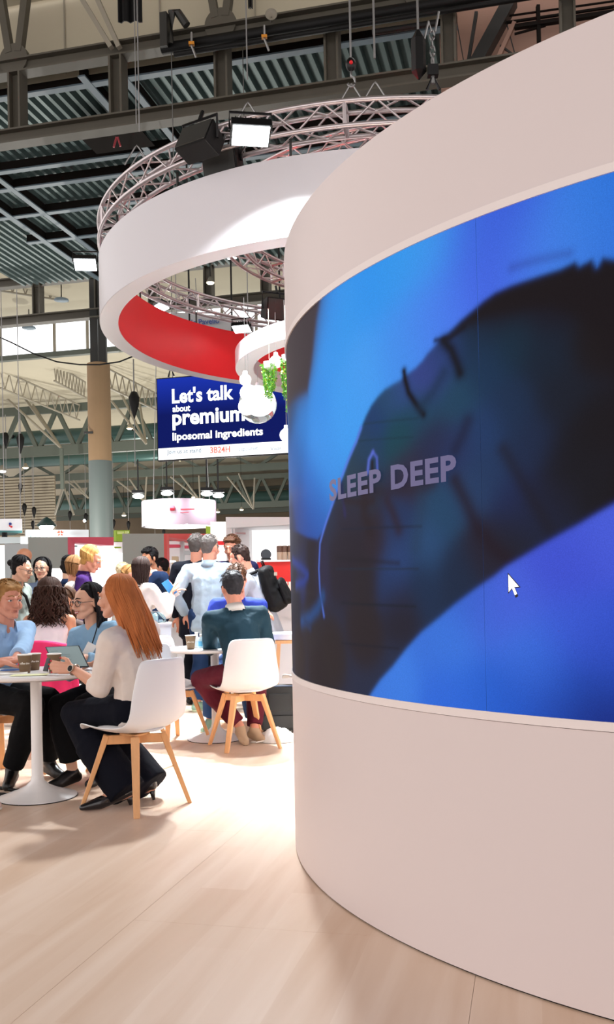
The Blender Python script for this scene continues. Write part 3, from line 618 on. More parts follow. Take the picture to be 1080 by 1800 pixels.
def ring_truss(cx, cy, R, z, box, label, nb=44, r=.025, legs=True):
    t = thing('ring_truss', label, 'truss', (cx, cy, z)); n = 160
    P = lambda rr, zz_, a: V((cx + rr * math.cos(a), cy + rr * math.sin(a), zz_))
    for rr in (R, R - box):
        for z_ in (z, z + box):
            q = MB(); q.tube([P(rr, z_, 2 * PI * i / n) for i in range(n)], r, 10, closed=True); q.build('chord_tube', M_alu, t, world=True, smooth=True)
    faces = ((R, z, R, z + box), (R - box, z, R - box, z + box), (R, z, R - box, z), (R, z + box, R - box, z + box))
    for i in range(nb):
        a0_, am, a1_ = 2 * PI * i / nb, 2 * PI * (i + .5) / nb, 2 * PI * (i + 1) / nb
        for (ra, za_, rb, zb_) in faces:
            q = MB(); q.tube([P(ra, za_, a0_), P(rb, zb_, am)], r * .42, 6, caps=False); q.tube([P(rb, zb_, am), P(ra, za_, a1_)], r * .42, 6, caps=False); q.build('lacing_bar', M_alu, t, world=True, smooth=True)
    for k in range(6):
        a = 2 * PI * (k + .35) / 6
        for (ra, za_, rb, zb_) in ((R, z, R, z + box), (R - box, z, R - box, z + box), (R, z, R - box, z), (R, z + box, R - box, z + box)):
            q = MB(); q.tube([P(ra, za_, a), P(rb, zb_, a)], r * .8, 6); q.build('joint_frame', M_alu, t, world=True)
    return t
BOX = .225
tr = ring_truss(RX, RY, RR - .01, 5.405, BOX, 'aluminium ring truss carrying the large red lined ring', 44, .024)
for k in range(16):
    a = 2 * PI * (k + .2) / 16; p = V((RX + (RR - .1) * math.cos(a), RY + (RR - .1) * math.sin(a), 0))
    q = MB(); q.tube([p + V((0, 0, RZ1 - .02)), p + V((0, 0, 5.39))], .014, 6); q.build('hanger', M_steel, tr, world=True)
ring_truss(1.5, 11.3, 2.45, 5.42, .22, 'second smaller ring truss seen through the big ring', 32, .022)
# black gusset strip under the truss near the top
# floodlights clamped to the truss
def floodlight(p, yaw, label, s=1.0, tilt=.5, power=0, spread=2.6, mt=None, target=None, group='floodlights on the ring truss'):
    t = thing('floodlight', label, 'lamp', p, yaw, group)
    R = Matrix.Rotation(tilt, 3, 'X')
    q = MB(); q.box((0, 0, .045 * s), (.34 * s, .24 * s, .07 * s), M=None); 
    for i in range(7): q.box((-.13 * s + i * .043 * s, 0, .095 * s), (.008 * s, .2 * s, .04 * s))
    q.v = [tuple(R @ V(v)) for v in q.v]; q.build('lamp_body', M_blackmetal, t)
    q = MB(); q.box((0, 0, .005 * s), (.31 * s, .21 * s, .012 * s)); q.v = [tuple(R @ V(v)) for v in q.v]; q.build('lamp_glass', mt or M_flood, t)
    q = MB(); q.tube([(-.18 * s, 0, .05 * s), (-.18 * s, 0, .2 * s), (.18 * s, 0, .2 * s), (.18 * s, 0, .05 * s)], .012 * s, 6); q.build('bracket', M_blackmetal, t)
    if power:
        lo = R @ V((0, 0, -.02 * s)); ca_, sa_ = math.cos(yaw), math.sin(yaw)
        wl = V(p) + V((lo.x * ca_ - lo.y * sa_, lo.x * sa_ + lo.y * ca_, lo.z))
        tg = target or (wl + Matrix.Rotation(yaw, 3, 'Z') @ (R @ V((0, 0, -1))))
        area_light('floodlight_beam', wl, tg, .3 * s, power, (.93, .98, 1), spread=spread)
    return t
# ---- 31_rigging
def on_ring(px, py, z, near=True): return onfloor(px, py, z)
# bright floodlight over the near left of the ring
pA = at(441, 240, 7.95)
floodlight(pA, 0.15, 'bright white floodlight at the top of the near side of the ring', 1.0, -.34, power=FL_A, target=V((-.2, 7.6, 2.0)))
pB = at(283, 541, 13.9)
floodlight(pB, 2.2, 'floodlight over the red inner wall at left', .75, .35, power=0)
floodlight(at(425, 579, 13.9), 2.9, 'floodlight above the red wall beside the small ring', .8, .35, power=0)
floodlight(at(407, 452, 12.5), 2.9, 'small floodlight glimpsed just under the near rim of the ring', .4, .3, power=0)
floodlight(at(150, 466, 20), 0.1, 'floodlight hanging at the far left beside the ring edge', 1.45, -.5, power=0, group='hall floodlights')
# further floodlights of the stand, hidden behind the ring and tower, that light the tables
for i, (x, y, tx, ty) in enumerate(((-1.5, 10.0, -1.5, 6.4), (-.45, 9.15, -.6, 4.4), (-1.0, 9.6, -.9, 7.2))):
    floodlight(V((x, y, 4.95)), i * 1.1, ('floodlight inside the large ring at its left, hidden by the rim', 'floodlight inside the large ring at its right, hidden by the rim', 'floodlight inside the large ring at its middle, hidden by the rim')[i], .9, 0, power=FL_B, target=V((tx, ty, 0)), spread=1.9)
floodlight(V((-.9, 9.55, 4.95)), 0, 'added floodlight inside the large ring, brightening the tower foot', .9, 0, power=FL_C, target=V((-.5, 3.0, 0)), spread=1.9)  # added lamp, brightens the near floor and the lower tower panel
# loudspeakers on the truss
def speaker(p, yaw, tilt, label, s=1.0):
    t = thing('loudspeaker', label, 'loudspeaker', p, yaw, None)
    R = Matrix.Rotation(tilt, 3, 'X')
    P = [(-.17, -.13), (.17, -.13), (.12, .14), (-.12, .14)]
    q = MB(); q.add([(x * s, y * s, z * s) for z in (-.22, .22) for x, y in P], [(3, 2, 1, 0), (4, 5, 6, 7), (0, 1, 5, 4), (1, 2, 6, 5), (2, 3, 7, 6), (3, 0, 4, 7)])
    q.v = [tuple(R @ (Matrix.Rotation(PI / 2, 3, 'Y') @ V(v))) for v in q.v]; q.build('cabinet', M_black, t, bevel=.012)
    q = MB(); q.box((0, -.137 * s, 0), (.40 * s, .012, .3 * s)); q.v = [tuple(R @ V(v)) for v in q.v]; q.build('grille', M_steel, t)
    q = MB(); q.tube([(-.24 * s, 0, 0), (-.24 * s, 0, .26 * s), (.24 * s, 0, .26 * s), (.24 * s, 0, 0)], .014, 6); q.tube([(0, 0, .26 * s), (0, .05, .38 * s)], .02, 6); q.build('yoke', M_blackmetal, t)
speaker(at(352, 252, 8.75), -.55, -.5, 'black loudspeaker on the near left of the ring truss', .84)
speaker(at(392, 287, 9.05), -.3, .3, 'black loudspeaker lying behind the ring truss under the floodlight', .8)
speaker(at(488, 545, 14.3), .4, .2, 'black box loudspeaker on the far truss beside the tower', 1.0)
# lifting chains
def chain(p_lo, px_top, label, links=True, r=.011, yy=None):
    top = V((p_lo.x, p_lo.y, 12.0)); t = thing('lifting_chain', label, 'chain', p_lo)
    q = MB(); q.tube([(0, 0, .42), (0, 0, 7)], r, 6); q.build('chain', M_chain, t)
    if links:
        q = MB(); q.sphere((0, 0, .38), .05, 10, 8, (1, .7, 1.3)); q.build('hook_block', M_blackmetal, t, smooth=True)
        q = MB(); q.sphere((0, -.035, .38), .018, 8, 6); q.build('hook_cap', M_red, t, smooth=True)
        pts = [(0, 0, .33)] + [(.035 * math.cos(a), 0, .22 + .05 * math.sin(a)) for a in np.linspace(PI * .5, -PI * .9, 9)]
        q = MB(); q.tube(pts, .011, 6); q.build('hook', M_chain, t, smooth=True)
    q = MB(); q.tube([(-.13, 0, 0), (-.02, 0, .18), (0, 0, .2), (.02, 0, .18), (.13, 0, 0)], .008, 6); q.build('sling', M_chain, t)
    return t
def tp(px, py, rr): # point on the near part of the truss circle below a given picture column
    best = None
    for i in range(720):
        a = PI + PI * i / 720; p = V((RX + rr * math.cos(a), RY + rr * math.sin(a), 5.64)); d = p - EYE
        x = 540 + FOC * d.dot(RIGHT) / d.dot(FWD)
        if best is None or abs(x - px) < best[0]: best = (abs(x - px), p)
    return best[1]
chain(tp(620, 0, RR - .12), 0, 'lifting chain with red capped hook at the middle of the ring truss')
chain(tp(660, 0, RR - .12), 0, 'plain lifting chain just right of the red capped hook', False)
chain(tp(436, 0, RR - .12), 0, 'pair of thin lifting wires above the bright floodlight', False, .007)
chain(tp(247, 0, RR - .12), 0, 'thin lifting wire at the left end of the ring truss', False, .007)
chain(tp(241, 0, RR - .02), 0, 'second thin wire beside it at the left end of the ring truss', False, .005)
# big hoist with shackle above the tower
ph = at(762, 158, 8.9)
t = thing('chain_hoist', 'black chain hoist with steel links hanging above the tower edge', 'hoist', ph)
q = MB(); hb = at(736, 90, 8.9) - ph
q.lathe([(.01, -.05), (.07, .02), (.07, .33), (.02, .42), (.005, .43)], 6, (hb.x, hb.y, hb.z - .22)); q.build('motor', M_black, t)
q = MB(); q.tube([(hb.x, 0, hb.z + .18), (hb.x, 0, 4)], .012, 6); q.tube([(0, 0, .06), (0, 0, .3)], .02, 6); q.build('chain', M_chain, t)
for k in range(4):
    q = MB(); zc_ = .30 + k * .075; pts = [(.024 * math.cos(a) if k % 2 else 0, 0 if k % 2 else .024 * math.cos(a), zc_ + .05 * math.sin(a)) for a in np.linspace(0, 2 * PI, 12, endpoint=False)]
    q.tube(pts, .008, 6, closed=True); q.build('link', M_chain, t, smooth=True)
q = MB(); q.box((0, 0, .18), (.1, .08, .1)); q.tube([(-.06, 0, 0), (0, 0, .14), (.06, 0, 0)], .016, 6); q.build('clamp', M_blackmetal, t)
q = MB(); q.tube([(0, 0, .56), (-.03, 0, .66), (hb.x, 0, hb.z - .1)], .012, 6); q.tube([(.03, 0, .56), (.07, 0, .75)], .012, 6); q.build('shackle', M_chain, t)
q = MB(); a_ = at(655, 57, 9.4); b_ = at(770, 40, 9.4); q.tube([a_, b_], .03, 8); tag(q.build('pipe', M_black), 'short black bar across the roof behind the hoist', 'bar')
# black flags / banners ends and small hooks at the top
def blackbox(x0, y0, x1, y1, Y, label, name='drape'):
    a_ = at(x0, y0, Y); b_ = at(x1, y1, Y); q = MB(); w_ = abs(b_.x - a_.x)
    q.grid([[(a_.x + w_ * i / 8, Y + .04 * math.sin(i * 1.9), a_.z + (b_.z - a_.z) * j / 4) for j in range(5)] for i in range(9)])
    o = q.build(name, M_black, solid=.02); tag(o, label, 'drape')
blackbox(206, -60, 250, 38, 16, 'black cloth end hanging at the top beside the left wires')
blackbox(436, -60, 444, 14, 16, 'narrow tip of black cloth hanging at the top edge')
t = thing('horn_speaker', 'round grey horn loudspeaker fixed on the upper chord of the near girder', 'loudspeaker', H(*[hit(477, 25, A1 - .4)[0], A1 - .4, hit(477, 25, A1 - .4)[1]]))
q = MB(); q.lathe([(.03, .25), (.06, .1), (.13, .0), (.125, -.01), (.05, .08), (.01, .1)], 20); q.v = [(v[0], v[2], v[1]) for v in q.v]; q.build('horn', M_greytube, t, smooth=True)
for (x, y, lb) in ((465, 65, 'small orange beam clamp under the right of the near girder'), (337, 77, 'small orange beam clamp under the left of the near girder')):
    c_ = H(*[hit(x, y, A1 - .5)[0], A1 - .5, hit(x, y, A1 - .5)[1]]); t = thing('beam_clamp', lb, 'clamp', c_)
    q = MB(); q.box((0, 0, 0), (.12, .1, .06)); q.build('clamp_jaw', mat('orange_paint', (214, 140, 40), .5), t)
    q = MB(); q.tube([(0, 0, .25), (0, 0, -.05), (.05, 0, -.18), (.09, 0, -.3)], .025, 6); q.build('shackle', M_chain, t)
t = thing('clip', 'pair of pink red cable clips hanging below the mesh panel', 'clip', H(*[hit(205, 250, A1 + 1)[0], A1 + 1, hit(205, 250, A1 + 1)[1]]))
q = MB(); q.tube([(0, 0, .12), (-.07, 0, -.12)], .025, 6); q.tube([(.03, 0, .12), (.09, 0, -.1)], .025, 6); q.build('clip', mat('clip_pink', (214, 84, 96), .5), t)

# ------------------------------------------------------------------ pendant globes, glass globe, hanging plants
M_globe = mat('opal_globe', (255, 253, 248), .3, emit=1.5, ecol=(1, .98, .95, 1))
M_glass = mat('clear_glass', (225, 248, 255), .03, trans=1.0)
M_plant = mat('leaf_green', (70, 130, 30), .6, var=.3, vscale=30); M_plant2 = mat('leaf_yellow', (140, 160, 44), .6, var=.2, vscale=30)
def pendant(px, py, rpx, Y, label, clear=False, ztop=SZa + .02):
    p = at(px, py, Y); r = rpx * Y / FOC
    t = thing('pendant_globe', label, 'lamp', p, group='pendant globe lamps' if not clear else None)
    q = MB(); q.sphere((0, 0, 0), r, 32, 20); q.build('globe', M_glass if clear else M_globe, t, smooth=True)
    q = MB(); q.tube([(0, 0, r * .97), (0, 0, max(r * 1.2, 3.98 - p.z))], .0025, 6); q.build('cord', M_chain, t)
    q = MB(); q.lathe([(.02, r + .03), (.025, r - .005), (.001, r - .005)], 12); q.build('cap', M_ringw, t)
    return t
pendant(485.5, 636, 11.2, 9.4, 'opal globe hanging at the centre of the small ring')
pendant(431.5, 668, 10.3, 8.9, 'smallest opal globe, topmost of the left cluster')
pendant(437, 691, 15, 9.4, 'middle opal globe in the left cluster')
pendant(434, 715, 15, 9.8, 'lowest opal globe at the left of the clear glass globe')
pendant(504, 765, 12, 9.0, 'opal globe half hidden by the tower edge')
g_ = pendant(453.5, 711, 33.5, 10.2, 'large clear glass globe holding a bright bulb', True)
q = MB(); q.sphere((0.01, 0, .03), .12, 20, 12, (1, 1, .95)); q.build('bulb', M_globe, g_, smooth=True)
def vine(px, py0, py1, wpx, Y, label, n=9):
    a_ = at(px, py0, Y); b_ = at(px, py1, Y); t = thing('hanging_plant', label, 'plant', a_); Lh = a_.z - b_.z; W_ = wpx * Y / FOC; rnd = random.Random(int(px))
    q = MB(); q.lathe([(.01, -.02), (W_ * .36, 0), (W_ * .42, .06), (W_ * .4, .06), (.01, .03)], 14); q.build('pot', M_ringw, t)
    q = MB(); q.tube([(0, 0, .06), (0, 0, 3.9 - a_.z)], .003, 5); q.build('cord', M_greytube, t)
    st = MB(); lv = [MB(), MB()]
    for k in range(n * 2):
        x = rnd.uniform(-.5, .5) * W_; y = rnd.uniform(-.5, .5) * W_; l_ = Lh * rnd.uniform(.45, 1.0) * (1 - abs(x) / W_ * .5); pts = []
        for i in range(9):
            f_ = i / 8; pts.append(V((x * (1 + .2 * math.sin(f_ * 3)) * (1 - f_ * .35), y, .03 - l_ * f_)))
        st.tube(pts, .003, 4)
        for i in range(26):
            f_ = rnd.random(); p = V((x * (1 - f_ * .35), y, .03 - l_ * f_)); d = V((rnd.uniform(-1, 1), rnd.uniform(-1, 1), rnd.uniform(-1, .2))).normalized(); s_ = rnd.uniform(.018, .034); u_ = d.cross(V((rnd.random(), rnd.random(), .3))).normalized()
            lv[0 if rnd.random() < .65 else 1].add([p, p + d * s_ * .5 + u_ * s_ * .3, p + d * s_ * 1.1, p + d * s_ * .5 - u_ * s_ * .3], [(0, 1, 2, 3)])
    st.build('stem', M_plant, t, world=False); o = lv[0].build('foliage', M_plant, t); o['kind'] = 'stuff'; o = lv[1].build('foliage', M_plant2, t); o['kind'] = 'stuff'; o['label'] = 'yellowish leaves'
vine(474, 647, 722, 25, 9.0, 'trailing green plant hanging beside the centre globe')
vine(503, 635, 735, 18, 8.9, 'trailing green plant half hidden behind the tower edge')

# ------------------------------------------------------------------ hanging blue advertising screen
TL = at(278, 667, 19.0); BL = at(279, 809, 19.0); BRp = at(506, 797, 18.33)
ux = (BRp - BL); ux.z = 0; ux.normalize(); hgt = TL.z - BL.z; wid = 3.35
ls = thing('advertising_screen', 'hanging blue screen with white lettering about premium ingredients', 'screen', BL)
M_navy = mat('screen_navy', (2, 2, 8), .9, spec=0.0, emit=1.0, ecol=srgb(24, 40, 128))
# brighter blue towards the top right of the picture
nt = M_navy.node_tree; tcn = nt.nodes.new('ShaderNodeTexCoord'); sx = nt.nodes.new('ShaderNodeSeparateXYZ'); nt.links.new(tcn.outputs['Object'], sx.inputs[0])
mrn = nt.nodes.new('ShaderNodeMapRange'); mrn.inputs['From Min'].default_value = hgt * .55; mrn.inputs['From Max'].default_value = hgt * 1.0; nt.links.new(sx.outputs['Z'], mrn.inputs['Value'])
crn = nt.nodes.new('ShaderNodeValToRGB'); crn.color_ramp.elements[0].color = srgb(18, 28, 98); crn.color_ramp.elements[1].color = srgb(30, 54, 176); nt.links.new(mrn.outputs[0], crn.inputs['Fac']); nt.links.new(crn.outputs['Color'], nt.nodes['Principled BSDF'].inputs['Emission Color'])
M_scrw = mat('screen_white', (240, 245, 250), .4, emit=1.1, ecol=(.95, 1, 1, 1)); M_scrred = mat('screen_red', (230, 120, 100), .4, emit=1, ecol=srgb(226, 84, 70)); M_scrgrey = mat('screen_grey', (100, 110, 120), .4, emit=1, ecol=srgb(70, 100, 120))
nrm = ux.cross(V((0, 0, 1)))
def slab(u0, u1, v0, v1, off, th_, name, mt):
    P = [BL + ux * u_ + V((0, 0, v_)) + nrm * o_ for o_ in (off, off - th_) for u_, v_ in ((u0, v0), (u1, v0), (u1, v1), (u0, v1))]
    q = MB(); q.add(P, [(0, 1, 2, 3), (7, 6, 5, 4), (0, 4, 5, 1), (1, 5, 6, 2), (2, 6, 7, 3), (3, 7, 4, 0)]); return q.build(name, mt, ls, world=True)
slab(-.02, wid + .02, -.02, hgt + .02, 0, .12, 'screen_housing', M_black)
slab(0, wid, .235, hgt, .006, .008, 'screen_picture', M_navy)
slab(0, wid, 0, .235, .006, .008, 'screen_footer', M_scrw)
def ltext(s_, px0, px1, py0, py1, mt, bold=.03):
    Yl = 18.9; a_ = at(px0, py0, Yl); b_ = at(px1, py0, Yl)
    def uv(px, py):
        d = ray(px, py); tt = (BL - EYE).dot(nrm) / d.dot(nrm); p = EYE + d * tt; return (p - BL).dot(ux), p.z - BL.z
    u0, v0 = uv(px0, py0); u1, v1 = uv(px0, py1); u2, _ = uv(px1, (py0 + py1) / 2)
    me = fit_mesh(text_mesh(s_, 1, 0, bold), u2 - u0, v1 - v0)
    for v in me.vertices: v.co = BL + ux * (u0 + v.co.x) + V((0, 0, v0 + v.co.y)) + nrm * .012 - ls.location
    o = bpy.data.objects.new('lettering', me); C.objects.link(o); me.materials.clear(); me.materials.append(mt); o.parent = ls
ltext("Let's talk", 303, 411, 710, 683, M_scrw); ltext('about', 304, 335, 725, 713, M_scrw); ltext('premium', 304, 431, 757, 722, M_scrw); ltext('liposomal ingredients', 304, 463, 779, 761, M_scrw)
ltext('Join us at stand', 294, 354, 801, 791, M_scrgrey, .01); ltext('3B24H', 370, 405, 797, 786, M_scrred, .02); ltext('Liposovit', 421, 454, 795, 786, M_scrgrey, 0); ltext('Vivat', 476, 495, 792, 786, M_scrgrey, 0)
for u_ in (.7, 1.6, 2.6):
    q = MB(); c_ = BL + ux * u_ + V((0, 0, hgt)) - nrm * .06; q.tube([c_, c_ + V((0, 0, .5)), c_ + V((0, 0, 5))], .02, 6); q.build('hanging_cable', M_black, ls, world=True)
q = MB(); c_ = BL + ux * .22 + V((0, 0, hgt + .04)) - nrm * .06; q.tube([c_ + V((.0, 0, 0)), c_ + V((.05, 0, .2)), c_ + V((.12, 0, .02))], .02, 6, ); q.build('shackle', M_blackmetal, ls, world=True)

# grey banner with the hall name behind the ring
bnA = at(300, 558, 20.5); bn = thing('hall_banner', 'grey banner with blue lettering seen through the ring', 'banner', bnA)
P = [at(300, 600, 20.5), at(446, 610, 20.5), at(446, 560, 20.5), at(300, 548, 20.5)]
q = MB(); q.add([p + V((0, o_, 0)) for o_ in (0, .04) for p in P], [(0, 1, 2, 3), (7, 6, 5, 4), (0, 4, 5, 1), (1, 5, 6, 2), (2, 6, 7, 3), (3, 7, 4, 0)]); q.build('panel', mat('banner_grey', (176, 178, 180), .6), bn, world=True)
for px_ in (310, 436):
    q = MB(); c_ = at(px_, 552, 20.5); q.tube([c_, c_ + V((0, 0, 6))], .012, 5); q.build('hanging_wire', M_chain, bn, world=True)
Mt = frame(at(333, 572, 20.44), (1, 0, .06), (0, 0, 1))
place_text('lettering', 'de Pavelló', .17, Mt, mat('banner_blue', (52, 78, 140), .5), bn, .001, .004, width=.66)
# round white hanging sign
rc = at(315.5, 926, 26); rr_ = 65 * 26 / FOC; rs_ = thing('round_sign', 'round white hanging sign lit by small floodlights', 'sign', rc)
hh_ = 44 * 26 / FOC
q = MB(); q.lathe([(rr_, 0), (rr_, hh_)], 64); q.build('outer_band', mat('sign_white', (196, 172, 188), .5), rs_, smooth=True)
q = MB(); q.lathe([(rr_ - .08, hh_), (rr_ - .08, 0), (rr_, 0)], 64); q.build('inner_band', M_ringw, rs_)
M_sign = mat('sign_red', (196, 40, 60), .5)
q = MB(); q.tube([(-.1, -rr_ - .012, hh_ * .62), (0.02, -rr_ - .012, hh_ * .62)], .07, 12); q.build('emblem', M_sign, rs_)
q = MB(); q.box((.34, -rr_ * .95 - .03, hh_ * .57), (.42, .01, .03)); q.box((.28, -rr_ * .96 - .03, hh_ * .45), (.22, .01, .012)); q.build('name_line', M_sign, rs_)
for i, (dx, dy) in enumerate(((-1.0, -.55), (-.15, -1.15), (.85, -.85), (1.1, -.3))):
    p = rc + V((dx * rr_, dy * rr_, hh_ + .12))
    t = thing('floodlight', ('first small floodlight from the left over the round sign', 'second small floodlight over the round sign, at its middle', 'third small floodlight over the round sign', 'rightmost small floodlight over the round sign')[i], 'lamp', p, group='floodlights over the round sign')
    q = MB(); q.sphere((0, 0, 0), .13, 14, 8, (1.2, .7, .5)); q.build('bulb', M_flood, t, smooth=True); q = MB(); q.box((0, 0, .12), (.32, .2, .08)); q.tube([(0, 0, .1), (0, 0, 1.0)], .02, 6); q.build('bracket', M_blackmetal, t)
    area_light('floodlight_beam', p + V((0, -.1, -.1)), rc + V((dx * .8 * rr_, dy * rr_, 0)), .2, 14, (.97, .97, 1))
for k in range(3):
    a = k * 2.1 + .5; q = MB(); q.tube([(rr_ * .9 * math.cos(a), rr_ * .9 * math.sin(a), hh_), (rr_ * .6 * math.cos(a), rr_ * .6 * math.sin(a), 7)], .012, 5); q.build('hanging_wire', M_chain, rs_)
# ---- 32_booths
# ------------------------------------------------------------------ neighbouring stands
M_bgrey = mat('booth_grey', (164, 170, 164), .6); M_bred = mat('booth_coral', (232, 88, 84), .55); M_bpink = mat('booth_pink', (220, 80, 104), .55)
M_bwhite = mat('booth_white', (242, 242, 244), .5); M_lit = mat('booth_white_glow', (250, 250, 250), .5, emit=1.0, ecol=(1, 1, 1, 1)); M_blight = mat('booth_pale_blue', (196, 206, 208), .55)  # M_lit glows by emission in place of the booth lighting
def wallbox(x0, x1, y0, y1, Y, th_=.1, Y1=None, down=False):
    """upright board between picture columns x0..x1 and rows y0..y1 at distance Y (Y1 at its right end)"""
    Y1 = Y if Y1 is None else Y1; a_ = at(x0, y0, Y); b_ = at(x1, y0, Y1); zb_ = -.04 if down else at(x0, y1, Y).z
    za0 = a_.z; za1 = b_.z; zb1 = -.04 if down else (at(x1, y1, Y1).z)
    zb1 = zb_ if down else (zb_ + zb1) / 2; zb_ = zb1
    n_ = (V((b_.x, b_.y, 0)) - V((a_.x, a_.y, 0))); n_ = V((-n_.y, n_.x, 0)).normalized() * th_
    q = MB(); P = [V((a_.x, a_.y, zb_)), V((b_.x, b_.y, zb_)), V((b_.x, b_.y, za1)), V((a_.x, a_.y, za0))]; P = P + [p + n_ for p in P]
    return q.add(P, [(0, 1, 2, 3), (7, 6, 5, 4), (0, 4, 5, 1), (1, 5, 6, 2), (2, 6, 7, 3), (3, 7, 4, 0)])
def booth(name, label, cat, pos): return thing(name, label, cat, pos)
# booth with grey wall and pink frame at left of the column
t = booth('exhibition_booth', 'grey walled booth with a pink frame left of the column', 'booth', at(50, 1040, 17))
wallbox(49, 119, 944, 999, 17).build('fascia_panel', M_bgrey, t, world=True)
wallbox(119, 124, 944, 1040, 17, .3, down=True).build('frame_post', M_bpink, t, world=True)
wallbox(119, 200, 944, 956, 17, .3, 18.6).build('frame_beam', M_bpink, t, world=True)
wallbox(124, 200, 956, 1060, 18.8, .1, down=True).build('lit_wall', M_lit, t, world=True)
wallbox(58, 119, 999, 1060, 17.6, .1, down=True).build('lower_wall', M_lit, t, world=True)
wallbox(126, 135, 959, 961, 17.5, .05).build('shelf_edge', mat('teal_stripe', (60, 150, 140), .5), t, world=True)
# paler walls further left
t = booth('exhibition_booth', 'pale blue grey booth wall at the left edge', 'booth', at(20, 1040, 18))
wallbox(-80, 8, 958, 1060, 18.2, .1, down=True).build('lit_wall', M_lit, t, world=True)
wallbox(8, 49, 956, 1060, 18, .1, down=True).build('side_wall', M_blight, t, world=True)
wallbox(-80, 36, 944, 956, 19, .1, 19).build('fascia_panel', M_blight, t, world=True)
wallbox(36, 49, 943, 956, 18.5, .1).build('glow_panel', M_lit, t, world=True)
wallbox(40, 47, 967, 975, 17.8, .1).build('red_corner', M_red, t, world=True)
# right of the column
t = booth('exhibition_booth', 'grey walled booth with a coral frame right of the column', 'booth', at(250, 1040, 16.5))
wallbox(215, 288, 938, 996, 16.5, .1).build('fascia_panel', M_bgrey, t, world=True)
wallbox(288, 293, 938, 1060, 16.5, .3, down=True).build('frame_post', M_bred, t, world=True)
wallbox(288, 372, 938, 950, 16.5, .3, 19.5).build('frame_beam', M_bred, t, world=True)
wallbox(215, 290, 996, 1060, 17.2, .1, down=True).build('lower_wall', M_lit, t, world=True)
wallbox(293, 345, 951, 1060, 19.5, .1, down=True).build('lit_wall', M_bwhite, t, world=True)
wallbox(345, 420, 961, 1060, 20, .1, down=True).build('lit_wall', M_lit, t, world=True)
wallbox(294, 315, 957, 962, 18, .3).build('product_shelf', M_bpink, t, world=True)
wallbox(316, 322, 950, 1040, 18.2, .2, down=True).build('white_post', M_blight, t, world=True)
wallbox(302, 312, 978, 1020, 18.6, .2).build('tan_cabinet', mat('tan_wood', (206, 184, 150), .6), t, world=True)
wallbox(293, 306, 985, 988, 17.8, .3).build('shelf_edge', M_lit, t, world=True)
wallbox(322, 360, 959, 963, 18.8, .3).build('product_shelf', M_bpink, t, world=True)
wallbox(322, 372, 968, 974, 19, .3).build('shelf_edge', M_blight, t, world=True)
t = booth('exhibition_booth', 'white lit booth wall just right of the column foot', 'booth', at(205, 1040, 19))
wallbox(196, 216, 953, 1060, 19, .1, down=True).build('lit_wall', M_bwhite, t, world=True)
wallbox(196, 215, 972, 1060, 18.9, .05, down=True).build('glow_panel', M_lit, t, world=True)
wallbox(201, 213, 961, 963.5, 18.8, .05).build('green_strip', mat('lime_green', (150, 190, 40), .5), t, world=True)
# sign with red petals
t = thing('booth_sign', 'long white sign with red petal emblem left of the column', 'sign', at(100, 946, 21))
wallbox(46, 156, 931, 946, 21, .3, 21.5).build('panel', mat('sign_pale', (226, 230, 232), .5), t, world=True)
sc_ = 21 / FOC
for a in (.5, 1.1, 2.1, 2.65, 4.0, 5.4):
    c_ = at(106, 937.5, 20.9); d_ = V((math.cos(a), 0, math.sin(a) * .8)); q = MB(); q.tube([c_ + d_ * .02, c_ + d_ * .05, c_ + d_ * .085], [.006, .022, .006], 8); q.build('petal', mat('petal_red', (206, 70, 50), .5), t, world=True)
place_text('lettering', '100', .1, frame(at(53, 946, 20.95), (1, 0, .02), (0, 0, 1)), mat('sign_text_grey', (140, 160, 158), .5), t, .001, 0, width=.4)
p = at(82, 925, 20.6); t = thing('floodlight', 'floodlight glaring above the sign with red petals', 'lamp', p, group='hall floodlights')
q = MB(); q.sphere((0, 0, -.02), .13, 14, 8, (1.3, .6, .5)); q.build('bulb', M_flood, t, smooth=True); q = MB(); q.lathe([(.02, .2), (.1, .15), (.22, .02), (.2, .0)], 14); q.build('lamp_shade', mat('dark_green_shade', (30, 60, 54), .5), t, smooth=True)
area_light('floodlight_beam', p + V((0, -.15, -.1)), p + V((0, .3, -1)), .2, 30, (.9, 1, 1))
# left white sign
t = thing('booth_sign', 'white box sign with red and blue dots at the left edge', 'sign', at(10, 935, 20))
wallbox(-60, 39, 912, 935, 20, .8, 20.6).build('panel', mat('sign_white_lit', (236, 238, 242), .5, emit=.25, ecol=(1, 1, 1, 1)), t, world=True)
wallbox(-60, 39, 932.5, 936, 19.99, .8, 20.59).build('lower_edge', mat('sign_teal', (80, 140, 140), .5), t, world=True)
for x, y, r, mm in ((18.5, 921, .03, mat('blue_dot', (40, 60, 150), .5)), (20.5, 926, .022, M_red), (17.5, 924.5, .015, M_red)):
    c_ = at(x, y, 20.45); q = MB(); q.tube([c_, c_ - V((0, .03, 0))], r, 12); q.build('dot', mm, t, world=True)
q = MB(); c_ = at(8, 936, 20.2); q.tube([c_, c_ - V((0, 0, .2))], .06, 8); q.build('sign_foot', M_black, t, world=True)
for x in (8, 36): q = MB(); c_ = at(x, 912, 20.4); q.tube([c_, c_ + V((0, 0, 5))], .01, 5); q.build('hanging_wire', M_chain, t, world=True)
